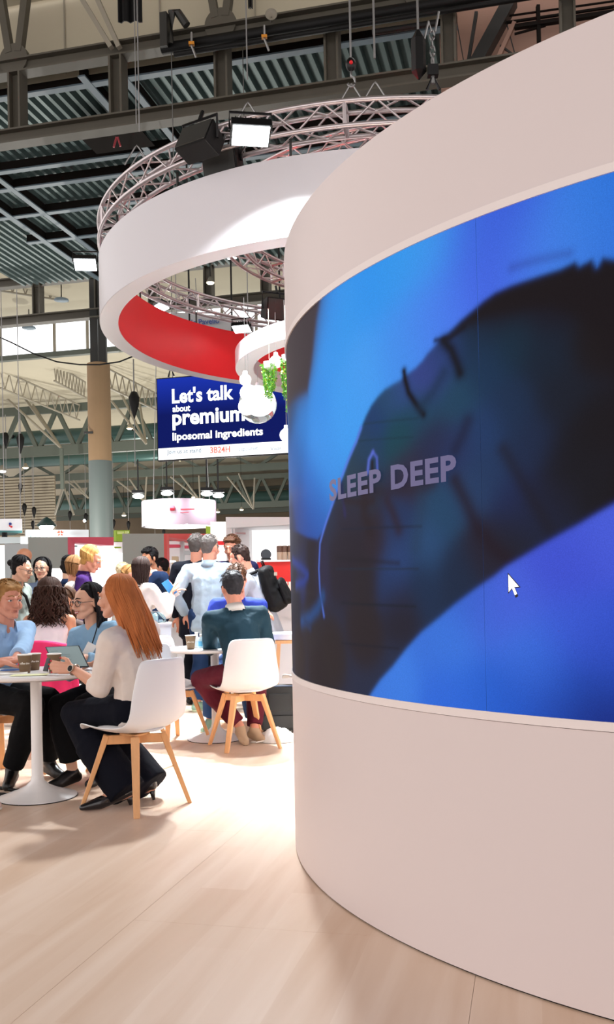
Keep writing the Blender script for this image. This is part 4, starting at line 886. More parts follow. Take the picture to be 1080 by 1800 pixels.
# lime sign
t = thing('booth_sign', 'lime green sign right of the column', 'sign', at(215, 955, 23))
wallbox(204, 228, 932, 952, 23, .1, 23.3).build('panel', mat('lime_sign', (158, 190, 50), .5), t, world=True)
q = wallbox(206, 217, 934, 939, 22.95, .03); q.build('text_bar', mat('lime_pale', (206, 220, 130), .5), t, world=True)
q = wallbox(219, 225, 933.5, 939, 22.95, .03); q.build('text_bar', mat('lime_pale', (206, 220, 130), .5), t, world=True)
t = thing('booth_sign', 'narrow lime green post behind the white booth', 'sign', at(366, 955, 22))
wallbox(362, 370, 925, 950, 22, .2, down=True).build('panel', mat('lime_sign', (158, 190, 50), .5), t, world=True)
# cream wall and white booth at right
t = booth('exhibition_booth', 'cream white wall behind the standing men', 'booth', at(385, 1040, 21))
wallbox(370, 402, 917, 1060, 21, .1, down=True).build('lit_wall', mat('booth_cream_glow', (255, 250, 236), .5, emit=.9, ecol=(1, .97, .9, 1)), t, world=True)  # cream wall glows by emission to look lit
wallbox(372, 398, 951, 958, 20.8, .1).build('red_strip', M_red, t, world=True)
wallbox(386, 398, 965, 1000, 20.8, .1).build('red_panel', mat('dark_red', (190, 30, 50), .5), t, world=True)
t = booth('exhibition_booth', 'white booth with a glowing interior at the right', 'booth', at(455, 1040, 15))
wallbox(397, 406, 909, 1120, 15, .15, down=True).build('frame_post', M_bwhite, t, world=True)
wallbox(397, 560, 909, 924, 15, .15, 14.3).build('frame_beam', M_bwhite, t, world=True)
wallbox(400, 560, 922, 1120, 17.5, .1, 17.2, down=True).build('lit_wall', M_lit, t, world=True)
wallbox(408, 443, 926, 1120, 16.4, .08, 17.2, down=True).build('side_wall', M_bwhite, t, world=True)
wallbox(413, 438, 929, 960, 16.3, .03, 16.9).build('poster', mat('poster_pale', (236, 228, 230), .5), t, world=True)
wallbox(416, 432, 936, 938.5, 16.25, .02, 16.6).build('poster_line', mat('poster_red', (214, 160, 160), .5), t, world=True)
wallbox(412, 560, 921, 923.5, 15.9, 1.2).build('ceiling_panel', M_bwhite, t, world=True)

# added mast lamps, put in to light the hall roof
def roof_fill_lamp(p, power, label, col_=(1, .97, .9)):
    t = thing('roof_fill_lamp', label, 'lamp', p, group='added mast lamps that light the hall roof')
    q = MB(); q.sphere((0, 0, .06), .05, 12, 8); q.build('bulb', M_lampwarm, t, smooth=True); q = MB(); q.tube([(0, 0, 0), (0, 0, -p.z)], .03, 8); q.build('mast', M_blackmetal, t)
    d = bpy.data.lights.new('roof_fill_light', 'POINT'); d.energy = power; d.color = col_; d.shadow_soft_size = .03
    o = bpy.data.objects.new('roof_fill_light', d); C.objects.link(o); o.location = p + V((0, 0, .45)); o.visible_camera = True

for i, (px, py, Y, pw, lb) in enumerate(((150, 1000, 24, 350, 'added lamp mast behind the booths left of the column'), (330, 1000, 26, 120, 'added lamp mast behind the coral framed booth'), (60, 1000, 34, 1100, 'added lamp mast far behind the left booths'), (420, 1000, 36, 1100, 'added lamp mast far behind the white booth'), (180, 1000, 48, 2200, 'added lamp mast deep in the hall at its middle'), (20, 1000, 56, 2600, 'added lamp mast deep in the hall at the left'), (400, 1000, 60, 2600, 'added lamp mast deep in the hall at the right'), (230, 1000, 78, 4500, 'farthest added lamp mast in the hall'))):
    p = at(px, py, Y); roof_fill_lamp(V((p.x, Y, 2.6)), pw, lb)
# ---- 40_furniture
# ------------------------------------------------------------------ chairs and tables
M_shell = mat('chair_shell_white', (240, 240, 242), 0.32)
M_pad = mat('chair_pad_white', (228, 228, 230), 0.5)
M_beech = mat('beech_wood', (222, 166, 112), 0.45, var=.12, vscale=3, stretch=(18, 18, 1.5))
M_tabletop = mat('table_white', (238, 236, 236), 0.25)
def make_chair(label, loc, rot, sit=True):
    """white shell chair on splayed beech legs; +x is its front"""
    t = thing('shell_chair', label, 'chair', loc, rot, 'white shell chairs with beech legs')
    prof = [(.25, .435, .17), (.235, .448, .195), (.19, .437, .222), (.10, .425, .235), (0, .42, .238), (-.10, .425, .236), (-.17, .452, .232), (-.212, .50, .228), (-.235, .57, .222), (-.25, .65, .210), (-.262, .73, .196), (-.272, .80, .180), (-.278, .838, .155)]
    n = 16; P = []
    for k, (f, z, w_) in enumerate(prof):
        row = []
        bk = max(0, min(1, (k - 5) / 4)); ft = max(0, min(1, (k) / 2))
        for j in range(n + 1):
            s_ = -1 + 2 * j / n; e = abs(s_) ** 2.6
            lift = (1 - bk) * .045 * e * ft; fw = bk * .06 * e
            drop = (.03 * e if k == len(prof) - 1 else 0) + (.008 * e if k == len(prof) - 2 else 0)
            dz = .022 * (abs(s_) ** 2) if k >= len(prof) - 2 else 0
            row.append((f + fw, w_ * s_, z + lift - drop + dz))
        P.append(row)
    q = MB(); q.grid(P); q.build('seat_shell', M_shell, t, smooth=True, solid=.009, subsurf=1)
    q = MB(); rows = []
    for i in range(9):
        row = []
        for j in range(9):
            u_ = -1 + i / 4; v_ = -1 + j / 4; uu = u_ * math.sqrt(1 - v_ * v_ / 2); vv = v_ * math.sqrt(1 - u_ * u_ / 2)
            row.append((.02 + uu * .185, vv * .195, .437 + .022 * (1 - (uu * uu + vv * vv) ** 2) + .02 * abs(vv) ** 2.5))
        rows.append(row)
    q.grid(rows); q.build('seat_pad', M_pad, t, smooth=True, solid=.014)
    for a in (45, 135, 225, 315):
        c_, s_ = math.cos(math.radians(a)), math.sin(math.radians(a)); top = V((c_ * .155, s_ * .155, .405)); bot = V((c_ * .30, s_ * .30, 0))
        q = MB(); q.bar(top, bot, .048, .034, up=(c_, s_, 0)); vs = q.v; cb = bot
        q.v = [v if i < 4 else tuple(cb + (V(v) - cb) * .72) for i, v in enumerate(q.v)]
        q.v = [(v[0], v[1], max(v[2], 0) if i >= 4 else v[2]) for i, v in enumerate(q.v)]
        q.v = [(v[0], v[1], 0.0) if i >= 4 else v for i, v in enumerate(q.v)]
        q.build('leg', M_beech, t, bevel=.005)
    q = MB(); d = .155 * .7071
    for a, b_ in (((d, d), (-d, -d)), ((d, -d), (-d, d))): q.bar((a[0], a[1], .378), (b_[0], b_[1], .378), .034, .05, up=(0, 0, 1))
    q.box((0, 0, .405), (.12, .12, .012)); q.build('cross_brace', M_beech, t, bevel=.003)
    return t
R_ = math.radians
CH1 = make_chair('white shell chair in front, under the red haired woman', (-.985, 5.28, 0), R_(146))
CH2 = dup(CH1, (-.505, 7.20, 0), R_(113), 'white shell chair under the man in the teal sweater')
CH3 = dup(CH1, (-1.10, 7.52, 0), R_(-45), 'empty white shell chair behind the red haired woman')
CH4 = dup(CH1, (-1.22, 6.42, 0), R_(240), 'white shell chair under the woman with glasses at the round table')
CH5 = dup(CH1, (-2.06, 6.20, 0), R_(-32), 'white shell chair under the man in the light blue shirt')
CH6 = dup(CH1, (-2.02, 7.28, 0), R_(94), 'white shell chair with a pink jacket, under the curly haired woman')
CH7 = dup(CH1, (-.62, 8.52, 0), R_(268), 'white shell chair under the man in the bright blue jacket')
CH8 = dup(CH1, (.07, 8.05, 0), R_(150), 'white shell chair beside the suitcase, mostly behind the tower')
def pedestal_table(label, loc, r=.4):
    t = thing('round_table', label, 'table', loc, 0, 'round white pedestal tables')
    q = MB(); q.lathe([(.001, .712), (r - .03, .712), (r - .004, .722), (r, .732), (r - .004, .74), (.001, .742)], 64); q.build('tabletop', M_tabletop, t, smooth=True, autosmooth=True)
    q = MB(); q.lathe([(.001, .71), (.10, .708), (.07, .70), (.036, .69), (.033, .68), (.033, .3), (.034, .13), (.040, .098), (.068, .07), (.125, .042), (.195, .018), (.228, .008), (.23, 0), (.001, 0)], 64); q.build('pedestal', M_tabletop, t, smooth=True, autosmooth=True)
    q = MB(); q.lathe([(.231, 0), (.232, .004), (.225, .006)], 48); q.build('base_rim', M_black, t)
    return t
T1 = pedestal_table('round white pedestal table in front with coffee cups and a tablet', (-1.62, 5.57, 0), .41)
T2 = dup(T1, (-.76, 7.60, 0), 0, 'round white pedestal table before the man in the teal sweater')
# ------------------------------------------------------------------ things on the front table
M_cup = mat('cup_kraft', (112, 88, 62), .6); M_cupw = mat('cup_white', (238, 234, 228), .5); M_cuptext = mat('cup_text', (236, 230, 220), .6); M_coffee = mat('coffee', (92, 52, 26), .3)
def cup(label, x, y, z=.742, s=1.0, text=True, rz=0.0):
    t = thing('paper_cup', label, 'cup', (x, y, z), rz, 'brown paper coffee cups')
    r0, r1, h = .029 * s, .041 * s, .105 * s
    q = MB(); q.lathe([(.001, .003), (r0, 0), (r1, h)], 36); q.build('cup_wall', M_cup, t, smooth=True, autosmooth=True)
    q = MB(); q.lathe([(r1, h - .001), (r1 + .003, h + .002), (r1, h + .005), (r1 - .003, h + .002), (r1 - .005, h - .02)], 36); q.build('rim', M_cupw, t, smooth=True)
    q = MB(); q.lathe([(.001, h - .015), (r1 - .003, h - .015)], 30); q.build('coffee', M_coffee, t)
    if text:
        me = fit_mesh(text_mesh('coffee time', 1, 0, .02), .062 * s, .013 * s)
        for v in me.vertices:
            a = (v.co.x - .031 * s) / (.037 * s) - PI / 2 ; zz_ = .052 * s + v.co.y; rr = r0 + (r1 - r0) * zz_ / h + .0008; v.co = V((rr * math.cos(a), rr * math.sin(a), zz_))
        o = bpy.data.objects.new('lettering', me); C.objects.link(o); me.materials.clear(); me.materials.append(M_cuptext); o.parent = t
    return t
c = onfloor(44, 1183, .742); cup('brown coffee cup nearest the camera on the front table', c.x, c.y, rz=.25)
c = onfloor(61, 1177.5, .742); cup('brown coffee cup standing half behind the nearest one', c.x, c.y, s=.92, rz=.3)
c = onfloor(94, 1182, .742); cup('brown coffee cup held by the red haired woman', c.x, c.y + .02, text=False)
c = onfloor(335.5, 1141, .742); cup('brown coffee cup on the second table', c.x, c.y, rz=.1)
# tablet leaning back on a keyboard cover
M_tabs = mat('tablet_screen', (120, 134, 136), .25, emit=.25, ecol=srgb(150, 168, 168)); M_frame = mat('tablet_frame', (24, 26, 34), .35)
P = [at(96, 1174, 5.50), at(157, 1172, 5.42), at(139, 1134, 5.60), at(79, 1137, 5.68)]
t = thing('tablet', 'tablet computer propped up on the front table', 'tablet', ((P[0] + P[1]) / 2))
def quad_slab(P, o0, o1, inset=0.0):
    nrm_ = (P[1] - P[0]).cross(P[3] - P[0]).normalized()
    if nrm_.y > 0: nrm_ = -nrm_
    c_ = sum(P, V((0, 0, 0))) / 4; Q = [p + (c_ - p) * inset for p in P]
    q = MB(); W_ = [p + nrm_ * o_ for o_ in (o0, o1) for p in Q]; q.add(W_, [(0, 1, 2, 3), (7, 6, 5, 4), (0, 4, 5, 1), (1, 5, 6, 2), (2, 6, 7, 3), (3, 7, 4, 0)]); return q
quad_slab(P, 0, -.008).build('tablet_frame', M_frame, t, world=True, bevel=.003)
quad_slab(P, .0008, 0, .07).build('tablet_screen', M_tabs, t, world=True)
rw = random.Random(3); q = MB(); e1 = P[1] - P[0]; e2 = P[3] - P[0]; nn = e1.cross(e2).normalized(); nn = nn if nn.y < 0 else -nn
for i in range(7):
    v_ = .25 + i * .085; a_ = P[0] + e1 * (.12) + e2 * v_ + nn * .0014; l_ = rw.uniform(.2, .7)
    q.add([a_, a_ + e1 * l_, a_ + e1 * l_ + e2 * .012, a_ + e2 * .012], [(0, 1, 2, 3)])
q.build('text_lines', mat('tablet_lines', (86, 100, 104), .5), t, world=True)
K = [P[0], P[1], P[1] + V((.02, -.1, 0)), P[0] + V((.02, -.1, 0))]; K = [V((p.x, p.y, .746)) for p in K]
q = MB(); W_ = [p + V((0, 0, o_)) for o_ in (0, .006) for p in K]; q.add(W_, [(0, 1, 2, 3), (7, 6, 5, 4), (0, 4, 5, 1), (1, 5, 6, 2), (2, 6, 7, 3), (3, 7, 4, 0)]); q.build('keyboard_cover', mat('keyboard_grey', (160, 176, 184), .5), t, world=True)
# phone held upright behind the third cup
Pp = [at(75, 1179, 5.33), at(83, 1180, 5.31), at(88, 1157, 5.36), at(82, 1156, 5.38)]
t = thing('mobile_phone', 'dark mobile phone leaning against the held cup', 'phone', Pp[0]); quad_slab(Pp, 0, -.008).build('phone_body', M_frame, t, world=True, bevel=.002)
# magazine and papers
def paper(label, px, py, w_, d_, rz, mt, name='paper_sheet', th_=.002, z=.743):
    c = onfloor(px, py, z); q = MB(); q.box((c.x, c.y, z + th_ / 2), (w_, d_, th_), rz); o = q.build(name, mt); tag(o, label, 'paper'); return o
M_paper = mat('paper', (236, 234, 228), .6)
paper('white magazine lying at the left of the front table', 16, 1184, .21, .16, .2, M_paper, 'magazine', .008)
paper('blue flyer lying on the white magazine', 22, 1178, .13, .05, .1, mat('flyer_blue', (50, 110, 200), .5), 'flyer', .004, .753)
paper('pale yellow sheet under the nearest cup', 52, 1186.5, .2, .1, .1, mat('paper_yellow', (226, 226, 180), .6))
# second table bottles
for i, (px, py, mm, lb) in enumerate(((345, 1139, M_cupw, 'white capped bottle just behind the cup on the second table'), (353.5, 1139.5, mat('bottle_blue', (200, 226, 236), .3), 'small bottle with blue label on the second table'))):
    c = onfloor(px, py, .742); t = thing('bottle', lb, 'bottle', (c.x, c.y + .03, .742))
    q = MB(); q.lathe([(.001, 0), (.022, 0), (.023, .07), (.018, .085), (.012, .09), (.001, .09)], 24); q.build('bottle_body', mm, t, smooth=True, autosmooth=True)
    q = MB(); q.lathe([(.001, .088), (.014, .088), (.014, .112 + .012 * (1 - i)), (.001, .112 + .012 * (1 - i))], 20); q.build('cap', M_cupw, t)
    q = MB(); q.lathe([(.0235, .015), (.0237, .055)], 24); q.build('label_band', (mat('label_cyan', (80, 160, 200), .5) if i else mat('label_white', (214, 220, 224), .5)), t, smooth=True)
# ------------------------------------------------------------------ floor things
M_case = mat('suitcase_teal_black', (10, 18, 22), .55)
a_ = at(462, 1290, 7.85); b_ = at(520, 1290, 7.85); t = thing('suitcase', 'dark teal suitcase standing behind the second chair', 'suitcase', ((a_.x + b_.x) / 2, 7.93, 0))
def rounded_box(w_, d_, h_, r, n=5):
    q = MB(); pr = []
    for cx_, cz_, a0_ in ((w_ / 2 - r, h_ - r, 0), (-w_ / 2 + r, h_ - r, 90), (-w_ / 2 + r, r, 180), (w_ / 2 - r, r, 270)):
        for k in range(n + 1): a = R_(a0_ + 90 * k / n); pr.append((cx_ + r * math.cos(a), cz_ + r * math.sin(a)))
    m_ = len(pr); q.add([(x, y, z) for y in (-d_ / 2, d_ / 2) for x, z in pr], [tuple(range(m_)), tuple(range(2 * m_ - 1, m_ - 1, -1))] + [(i, i + m_, (i + 1) % m_ + m_, (i + 1) % m_) for i in range(m_)]); return q
q = rounded_box(.33, .2, .37, .06); q.v = [(x, y, z + .02) for x, y, z in q.v]; q.build('shell', M_case, t, bevel=.008)
q = rounded_box(.19, .02, .14, .02); q.v = [(x + .01, y - .108, z + .19) for x, y, z in q.v]; q.build('front_pocket', M_case, t, bevel=.006)
q = rounded_box(.27, .015, .11, .02); q.v = [(x, y - .106, z + .04) for x, y, z in q.v]; q.build('lower_pocket', M_case, t, bevel=.005)
q = MB(); q.tube([(-.168, -.1, .05), (-.168, -.1, .33), (-.12, -.1, .392), (.12, -.1, .392), (.168, -.1, .33), (.168, -.1, .05)], .005, 6); q.build('piping', mat('zip_blue', (30, 56, 90), .4), t)
for x in (-.12, .12):
    for y in (-.07, .07): q = MB(); q.tube([(x - .01, y, .02), (x + .01, y, .02)], .02, 12); q.build('wheel', M_black, t)
# crumpled white cloth bag
rnd = random.Random(5); c = onfloor(487, 1305); rows = []
for i in range(26):
    row = []
    for j in range(26):
        u_ = -1 + i / 12.5; v_ = -1 + j / 12.5; uu = u_ * math.sqrt(1 - v_ * v_ / 2); vv = v_ * math.sqrt(1 - u_ * u_ / 2); r2 = uu * uu + vv * vv
        z = .105 * max(0, 1 - r2) ** .6 + .012 * math.sin(uu * 11 + vv * 7) * math.sin(vv * 13 - uu * 5) * (1 - r2) ** .3 if r2 < 1 else 0
        row.append((c.x + uu * .15 + rnd.uniform(-.004, .004), c.y + .05 + vv * .12 + rnd.uniform(-.004, .004), max(.003, z + rnd.uniform(-.004, .004))))
    rows.append(row)
q = MB(); q.grid(rows); o = q.build('cloth_bag', mat('bag_white', (236, 236, 234), .7, bump=.4, bscale=25), smooth=True); tag(o, 'crumpled white cloth bag on the floor by the second chair', 'bag')
q = MB(); q.tube([(c.x - .10, c.y - .03, .02), (c.x - .16, c.y - .06, .012), (c.x - .2, c.y - .02, .008), (c.x - .15, c.y + .02, .01)], .006, 6); o2 = q.build('strap', M_cupw, o, world=True)
# black strap on the floor beside the front table
pts = [onfloor(x, y, .012) for x, y in ((-12, 1394), (0, 1396), (18, 1397), (34, 1392), (48, 1385), (54, 1382), (46, 1387), (28, 1390), (10, 1386), (-8, 1385))]
q = MB(); q.tube(pts, .011, 8); o = q.build('bag_strap', M_black, smooth=True); tag(o, 'black strap lying on the floor by the foot of the front table', 'strap')
# ------------------------------------------------------------------ cabinets and counters
t = thing('round_cabinet', 'round white cabinet with a glass dome on top behind the red haired woman', 'cabinet', (-1.50, 8.65, 0))
q = MB(); q.lathe([(.235, 0), (.235, .90), (.001, .90)], 48); q.build('cabinet_body', mat('cabinet_white', (222, 228, 232), .4), t, smooth=True, autosmooth=True)
q = MB(); q.lathe([(.001, .90), (.243, .90), (.243, .915), (.001, .916)], 48); q.build('cabinet_top', M_tabletop, t)
t = thing('glass_dome', 'clear glass dome over a white model on the round cabinet', 'dome', (-1.40, 8.60, .917))
q = MB(); q.lathe([(.105 * math.cos(a), .105 * math.sin(a)) for a in np.linspace(0, PI / 2, 14)], 40); q.build('dome', M_glass, t, smooth=True, solid=.002)
q = MB(); q.lathe([(.001, 0), (.028, 0), (.03, .07), (.012, .085), (.001, .086)], 16); q.build('model', M_cupw, t, smooth=True)
rnd = random.Random(2)
for k in range(7):
    q = MB(); q.sphere((rnd.uniform(-.06, .06), rnd.uniform(-.05, .05), .015), .012, 8, 6); q.build('bead', M_ringw, t, smooth=True)
t = thing('counter', 'white counter between the suited men and the white blouse', 'counter', (-1.42, 10.6, 0))
wallbox(302, 330, 1074, 1150, 10.5, .5, down=True).build('counter_body', M_bwhite, t, world=True); wallbox(300, 332, 1072, 1075, 10.45, .55).build('counter_top', M_black, t, world=True)
t = thing('counter', 'pale grey counter with a red back panel beside the tower', 'counter', at(500, 1190, 10.6) * V((1, 1, 0)) if False else V((-.2, 10.8, 0)))
wallbox(464, 560, 1050, 1200, 10.4, .5, down=True).build('counter_front', mat('counter_grey', (196, 194, 198), .45), t, world=True)
wallbox(462, 560, 1048, 1052, 10.35, .6).build('counter_top', M_bwhite, t, world=True)
wallbox(452, 560, 986, 1050, 11.4, .3, down=True).build('red_panel', mat('counter_red', (228, 34, 28), .45), t, world=True)
wallbox(450, 560, 984, 987, 11.35, .4).build('shelf', M_bwhite, t, world=True)
for i, (px, lb) in enumerate(((492, 'left coffee jar on the red panel'), (501, 'middle coffee jar on the red panel'), (511, 'right coffee jar on the red panel'), (496, 'rear coffee jar seen between the left and middle ones'))):
    p = at(px, 984, 11.5 + (.12 if i == 3 else 0)); t = thing('coffee_jar', lb, 'jar', (p.x, p.y, at(500, 984, 11.5).z), group='coffee jars on the red panel')
    q = MB(); q.lathe([(.001, 0), (.034, 0), (.035, .10), (.028, .11)], 20); q.build('jar_body', mat('jar_beige', (176, 152, 132), .5), t, smooth=True, autosmooth=True)
    q = MB(); q.lathe([(.036, .095), (.036, .165), (.03, .172), (.001, .173)], 20); q.build('jar_lid', mat('jar_brown', (96, 66, 52), .5), t, smooth=True, autosmooth=True)
for i, (px, lb) in enumerate(((504, 'brown bottle at the left on the grey counter'), (510, 'brown bottle at the right on the grey counter'))):
    p = at(px, 1050, 10.5); t = thing('bottle', lb, 'bottle', (p.x, p.y, at(500, 1048, 10.4).z), group='bottles on the grey counter')
    q = MB(); q.lathe([(.001, 0), (.03, 0), (.031, .09), (.014, .13), (.013, .16), (.001, .16)], 20); q.build('bottle_body', mat('bottle_pink', (226, 190, 176), .4), t, smooth=True); q = MB(); q.lathe([(.0315, .02), (.0315, .06)], 20); q.build('label_band', mat('jar_brown', (96, 66, 52), .5), t, smooth=True)
# fan like round object on the counter, left of the jars
p = at(468, 984, 11.5); t = thing('counter_display', 'dark round display disc standing on the red panel', 'display', (p.x, p.y, at(500, 984, 11.5).z))
q = MB(); q.tube([(0, -.01, .07), (0, .01, .07)], .065, 24); q.build('disc', mat('disc_dark', (50, 58, 66), .4), t); q = MB(); q.box((0, 0, .01), (.12, .06, .03)); q.build('foot', M_black, t)
# bar stool by the counter
p = at(500, 1118, 8.7); t = thing('bar_stool', 'white topped stool with beech frame beside the grey counter', 'stool', (p.x + .05, 8.7, 0)); zt = at(500, 1113, 8.7).z
q = MB(); q.lathe([(.001, zt - .06), (.16, zt - .055), (.19, zt), (.17, zt + .008), (.001, zt - .01)], 32); q.build('seat', M_shell, t, smooth=True, autosmooth=True)
for a in (45, 135, 225, 315):
    c_, s_ = math.cos(R_(a)), math.sin(R_(a)); q = MB(); q.bar((c_ * .14, s_ * .14, zt - .06), (c_ * .22, s_ * .22, 0), .035, .03); q.build('leg', M_beech, t)
q = MB(); q.box((0, 0, zt - .075), (.26, .26, .03)); q.build('seat_frame', M_beech, t)
# ---- 50_people_lib
# ------------------------------------------------------------------ people
_sp = [(math.sin(PI * i / 6) * math.cos(2 * PI * k / 10 + i), math.sin(PI * i / 6) * math.sin(2 * PI * k / 10 + i), math.cos(PI * i / 6)) for i in range(1, 6) for k in range(10)] + [(0, 0, 1), (0, 0, -1)]
_sp = np.array(_sp)
class Blob:
    def __init__(s, F3=None): s.v = []; s.f = []; s.n = 0; s.F = np.array(F3) if F3 is not None else np.eye(3)
    def _pts(s, c, r):
        c = np.array(c, float)
        if isinstance(r, (int, float)): return c + _sp * r
        return c + (_sp * np.array(r)) @ s.F.T
    def hull(s, P):
        bm = bmesh.new(); vs = [bm.verts.new(p) for p in P]
        res = bmesh.ops.convex_hull(bm, input=vs)
        bad = [g for g in set(res['geom_interior'] + res['geom_unused']) if isinstance(g, bmesh.types.BMVert)]
        if bad: bmesh.ops.delete(bm, geom=bad, context='VERTS')
        bm.verts.index_update(); n = s.n
        s.v += [tuple(v.co) for v in bm.verts]; s.f += [tuple(v.index + n for v in f.verts) for f in bm.faces]; s.n = len(s.v); bm.free(); return s
    def ball(s, c, r): return s.hull(s._pts(c, r))
    def bone(s, a, ra, b, rb): return s.hull(np.vstack([s._pts(a, ra), s._pts(b, rb)]))
    def chain(s, pts, rs):
        for i in range(len(pts) - 1): s.bone(pts[i], rs[i], pts[i + 1], rs[i + 1])
        return s
    def cone(s, a, ra, b, rb, n=20, flat=1.0, fl=None):
        a = V(a); b = V(b); S, U, d = basis(b - a); P = []
        if fl is not None: S = V(fl); S = (S - d * S.dot(d)).normalized(); U = S.cross(d)
        for p, r in ((a, ra), (b, rb)):
            for k in range(n): t_ = 2 * PI * k / n; P.append(tuple(p + S * (math.cos(t_) * r) + U * (math.sin(t_) * r * flat)))
        return s.hull(P)
    def build(s, name, material, parent, voxel=.01, smooth=4, noise=0.0, nscale=.05, decim=None):
        me = bpy.data.meshes.new(name); me.from_pydata(s.v, [], s.f); me.update()
        o = bpy.data.objects.new(name, me); C.objects.link(o)
        md = o.modifiers.new('r', 'REMESH'); md.mode = 'VOXEL'; md.voxel_size = voxel; md.use_smooth_shade = True
        if smooth: md = o.modifiers.new('s', 'SMOOTH'); md.factor = .5; md.iterations = smooth
        if noise:
            tx = bpy.data.textures.get('folds%g' % nscale) or bpy.data.textures.new('folds%g' % nscale, 'CLOUDS'); tx.noise_scale = nscale; tx.noise_depth = 2
            md = o.modifiers.new('d', 'DISPLACE'); md.texture = tx; md.texture_coords = 'GLOBAL'; md.strength = noise; md.mid_level = .5
        dg = bpy.context.evaluated_depsgraph_get(); dg.update()
        nm = bpy.data.meshes.new_from_object(o.evaluated_get(dg)); bpy.data.objects.remove(o); bpy.data.meshes.remove(me)
        nm.name = name; off = parent_loc(parent); nm.transform(Matrix.Translation(-off)); nm.materials.clear()
        o = bpy.data.objects.new(name, nm); C.objects.link(o); finish(o, name, material, parent, True); return o

def ik(a, b, l1, l2, hint):
    a = V(a); b = V(b); d = b - a; D = d.length
    if D > (l1 + l2) * .995: b = a + d.normalized() * (l1 + l2) * .995; d = b - a; D = d.length
    x = (l1 * l1 - l2 * l2 + D * D) / (2 * D); h = math.sqrt(max(0, l1 * l1 - x * x)); dn = d.normalized(); hv = V(hint); hv = hv - dn * hv.dot(dn)
    hv = hv.normalized() if hv.length > 1e-4 else basis(dn)[0]
    return a + dn * x + hv * h, b

def hand(B, w_, d, nrm_, side, s=1.0, curl=.35, spread=1.0, fr=.0088, nails=None):
    """w_ wrist, d finger direction, nrm_ palm normal, side +1 if the thumb lies towards d x nrm_"""
    w_ = V(w_); d = V(d).normalized(); nn = V(nrm_); nn = (nn - d * nn.dot(d)).normalized(); sd = d.cross(nn) * side
    for k in (-1, -.33, .33, 1): B.bone(w_ + sd * k * .013 * s, .0155 * s, w_ + d * .088 * s + sd * k * .029 * s * spread, .0125 * s)
    tips = []
    for i, (off, ln) in enumerate(((1.0, .076), (.35, .084), (-.32, .078), (-.95, .062))):
        p = w_ + d * (.088 - .006 * abs(off)) * s + sd * off * .0295 * s * spread; dir_ = (d + sd * off * .10 * spread).normalized(); pts = [p]; c_ = curl * .6
        for j, fr_ in enumerate((.46, .30, .24)):
            dd = (dir_ * math.cos(c_) + nn * math.sin(c_)).normalized(); p = p + dd * ln * fr_ * s * 1.05; pts.append(p); c_ += curl * (1.0 + .1 * i)
        B.chain(pts, [fr * 1.08 * s, fr * s, fr * .94 * s, fr * .82 * s]); tips.append(p)
    tb = w_ + d * .022 * s + sd * .022 * s; t1 = tb + (d * .6 + sd * .75 + nn * .25).normalized() * .042 * s; t2 = t1 + (d * .9 + sd * .25 + nn * (.3 + curl * .4)).normalized() * .032 * s; t3 = t2 + (d * .95 + nn * (.2 + curl * .5)).normalized() * .024 * s
    B.chain([tb, t1, t2, t3], [.0145 * s, .0125 * s, .0108 * s, .009 * s]); tips.append(t3)
    return tips

SKIN = {'fair': mat('skin_fair', (212, 156, 130), .5, sss=.08, var=.05, vscale=12), 'pink': mat('skin_pink', (206, 142, 118), .5, sss=.08, var=.05, vscale=12), 'tan': mat('skin_tan', (188, 130, 98), .5, sss=.08, var=.05, vscale=12), 'light': mat('skin_light', (212, 164, 138), .5, sss=.08, var=.05, vscale=12)}
def hairmat(name, c): return mat('hair_' + name, c, .65, var=.42, vscale=34, stretch=(1, 1, .12), spec=.15)
M_eyew = mat('eye_white', (226, 222, 216), .3); M_iris = mat('eye_dark', (34, 26, 22), .2); M_lip = mat('lips', (168, 84, 76), .45); M_lipm = mat('lips_pale', (176, 108, 92), .5); M_specs = mat('glasses_frame', (26, 24, 28), .3); M_teeth = mat('teeth', (240, 236, 228), .3)

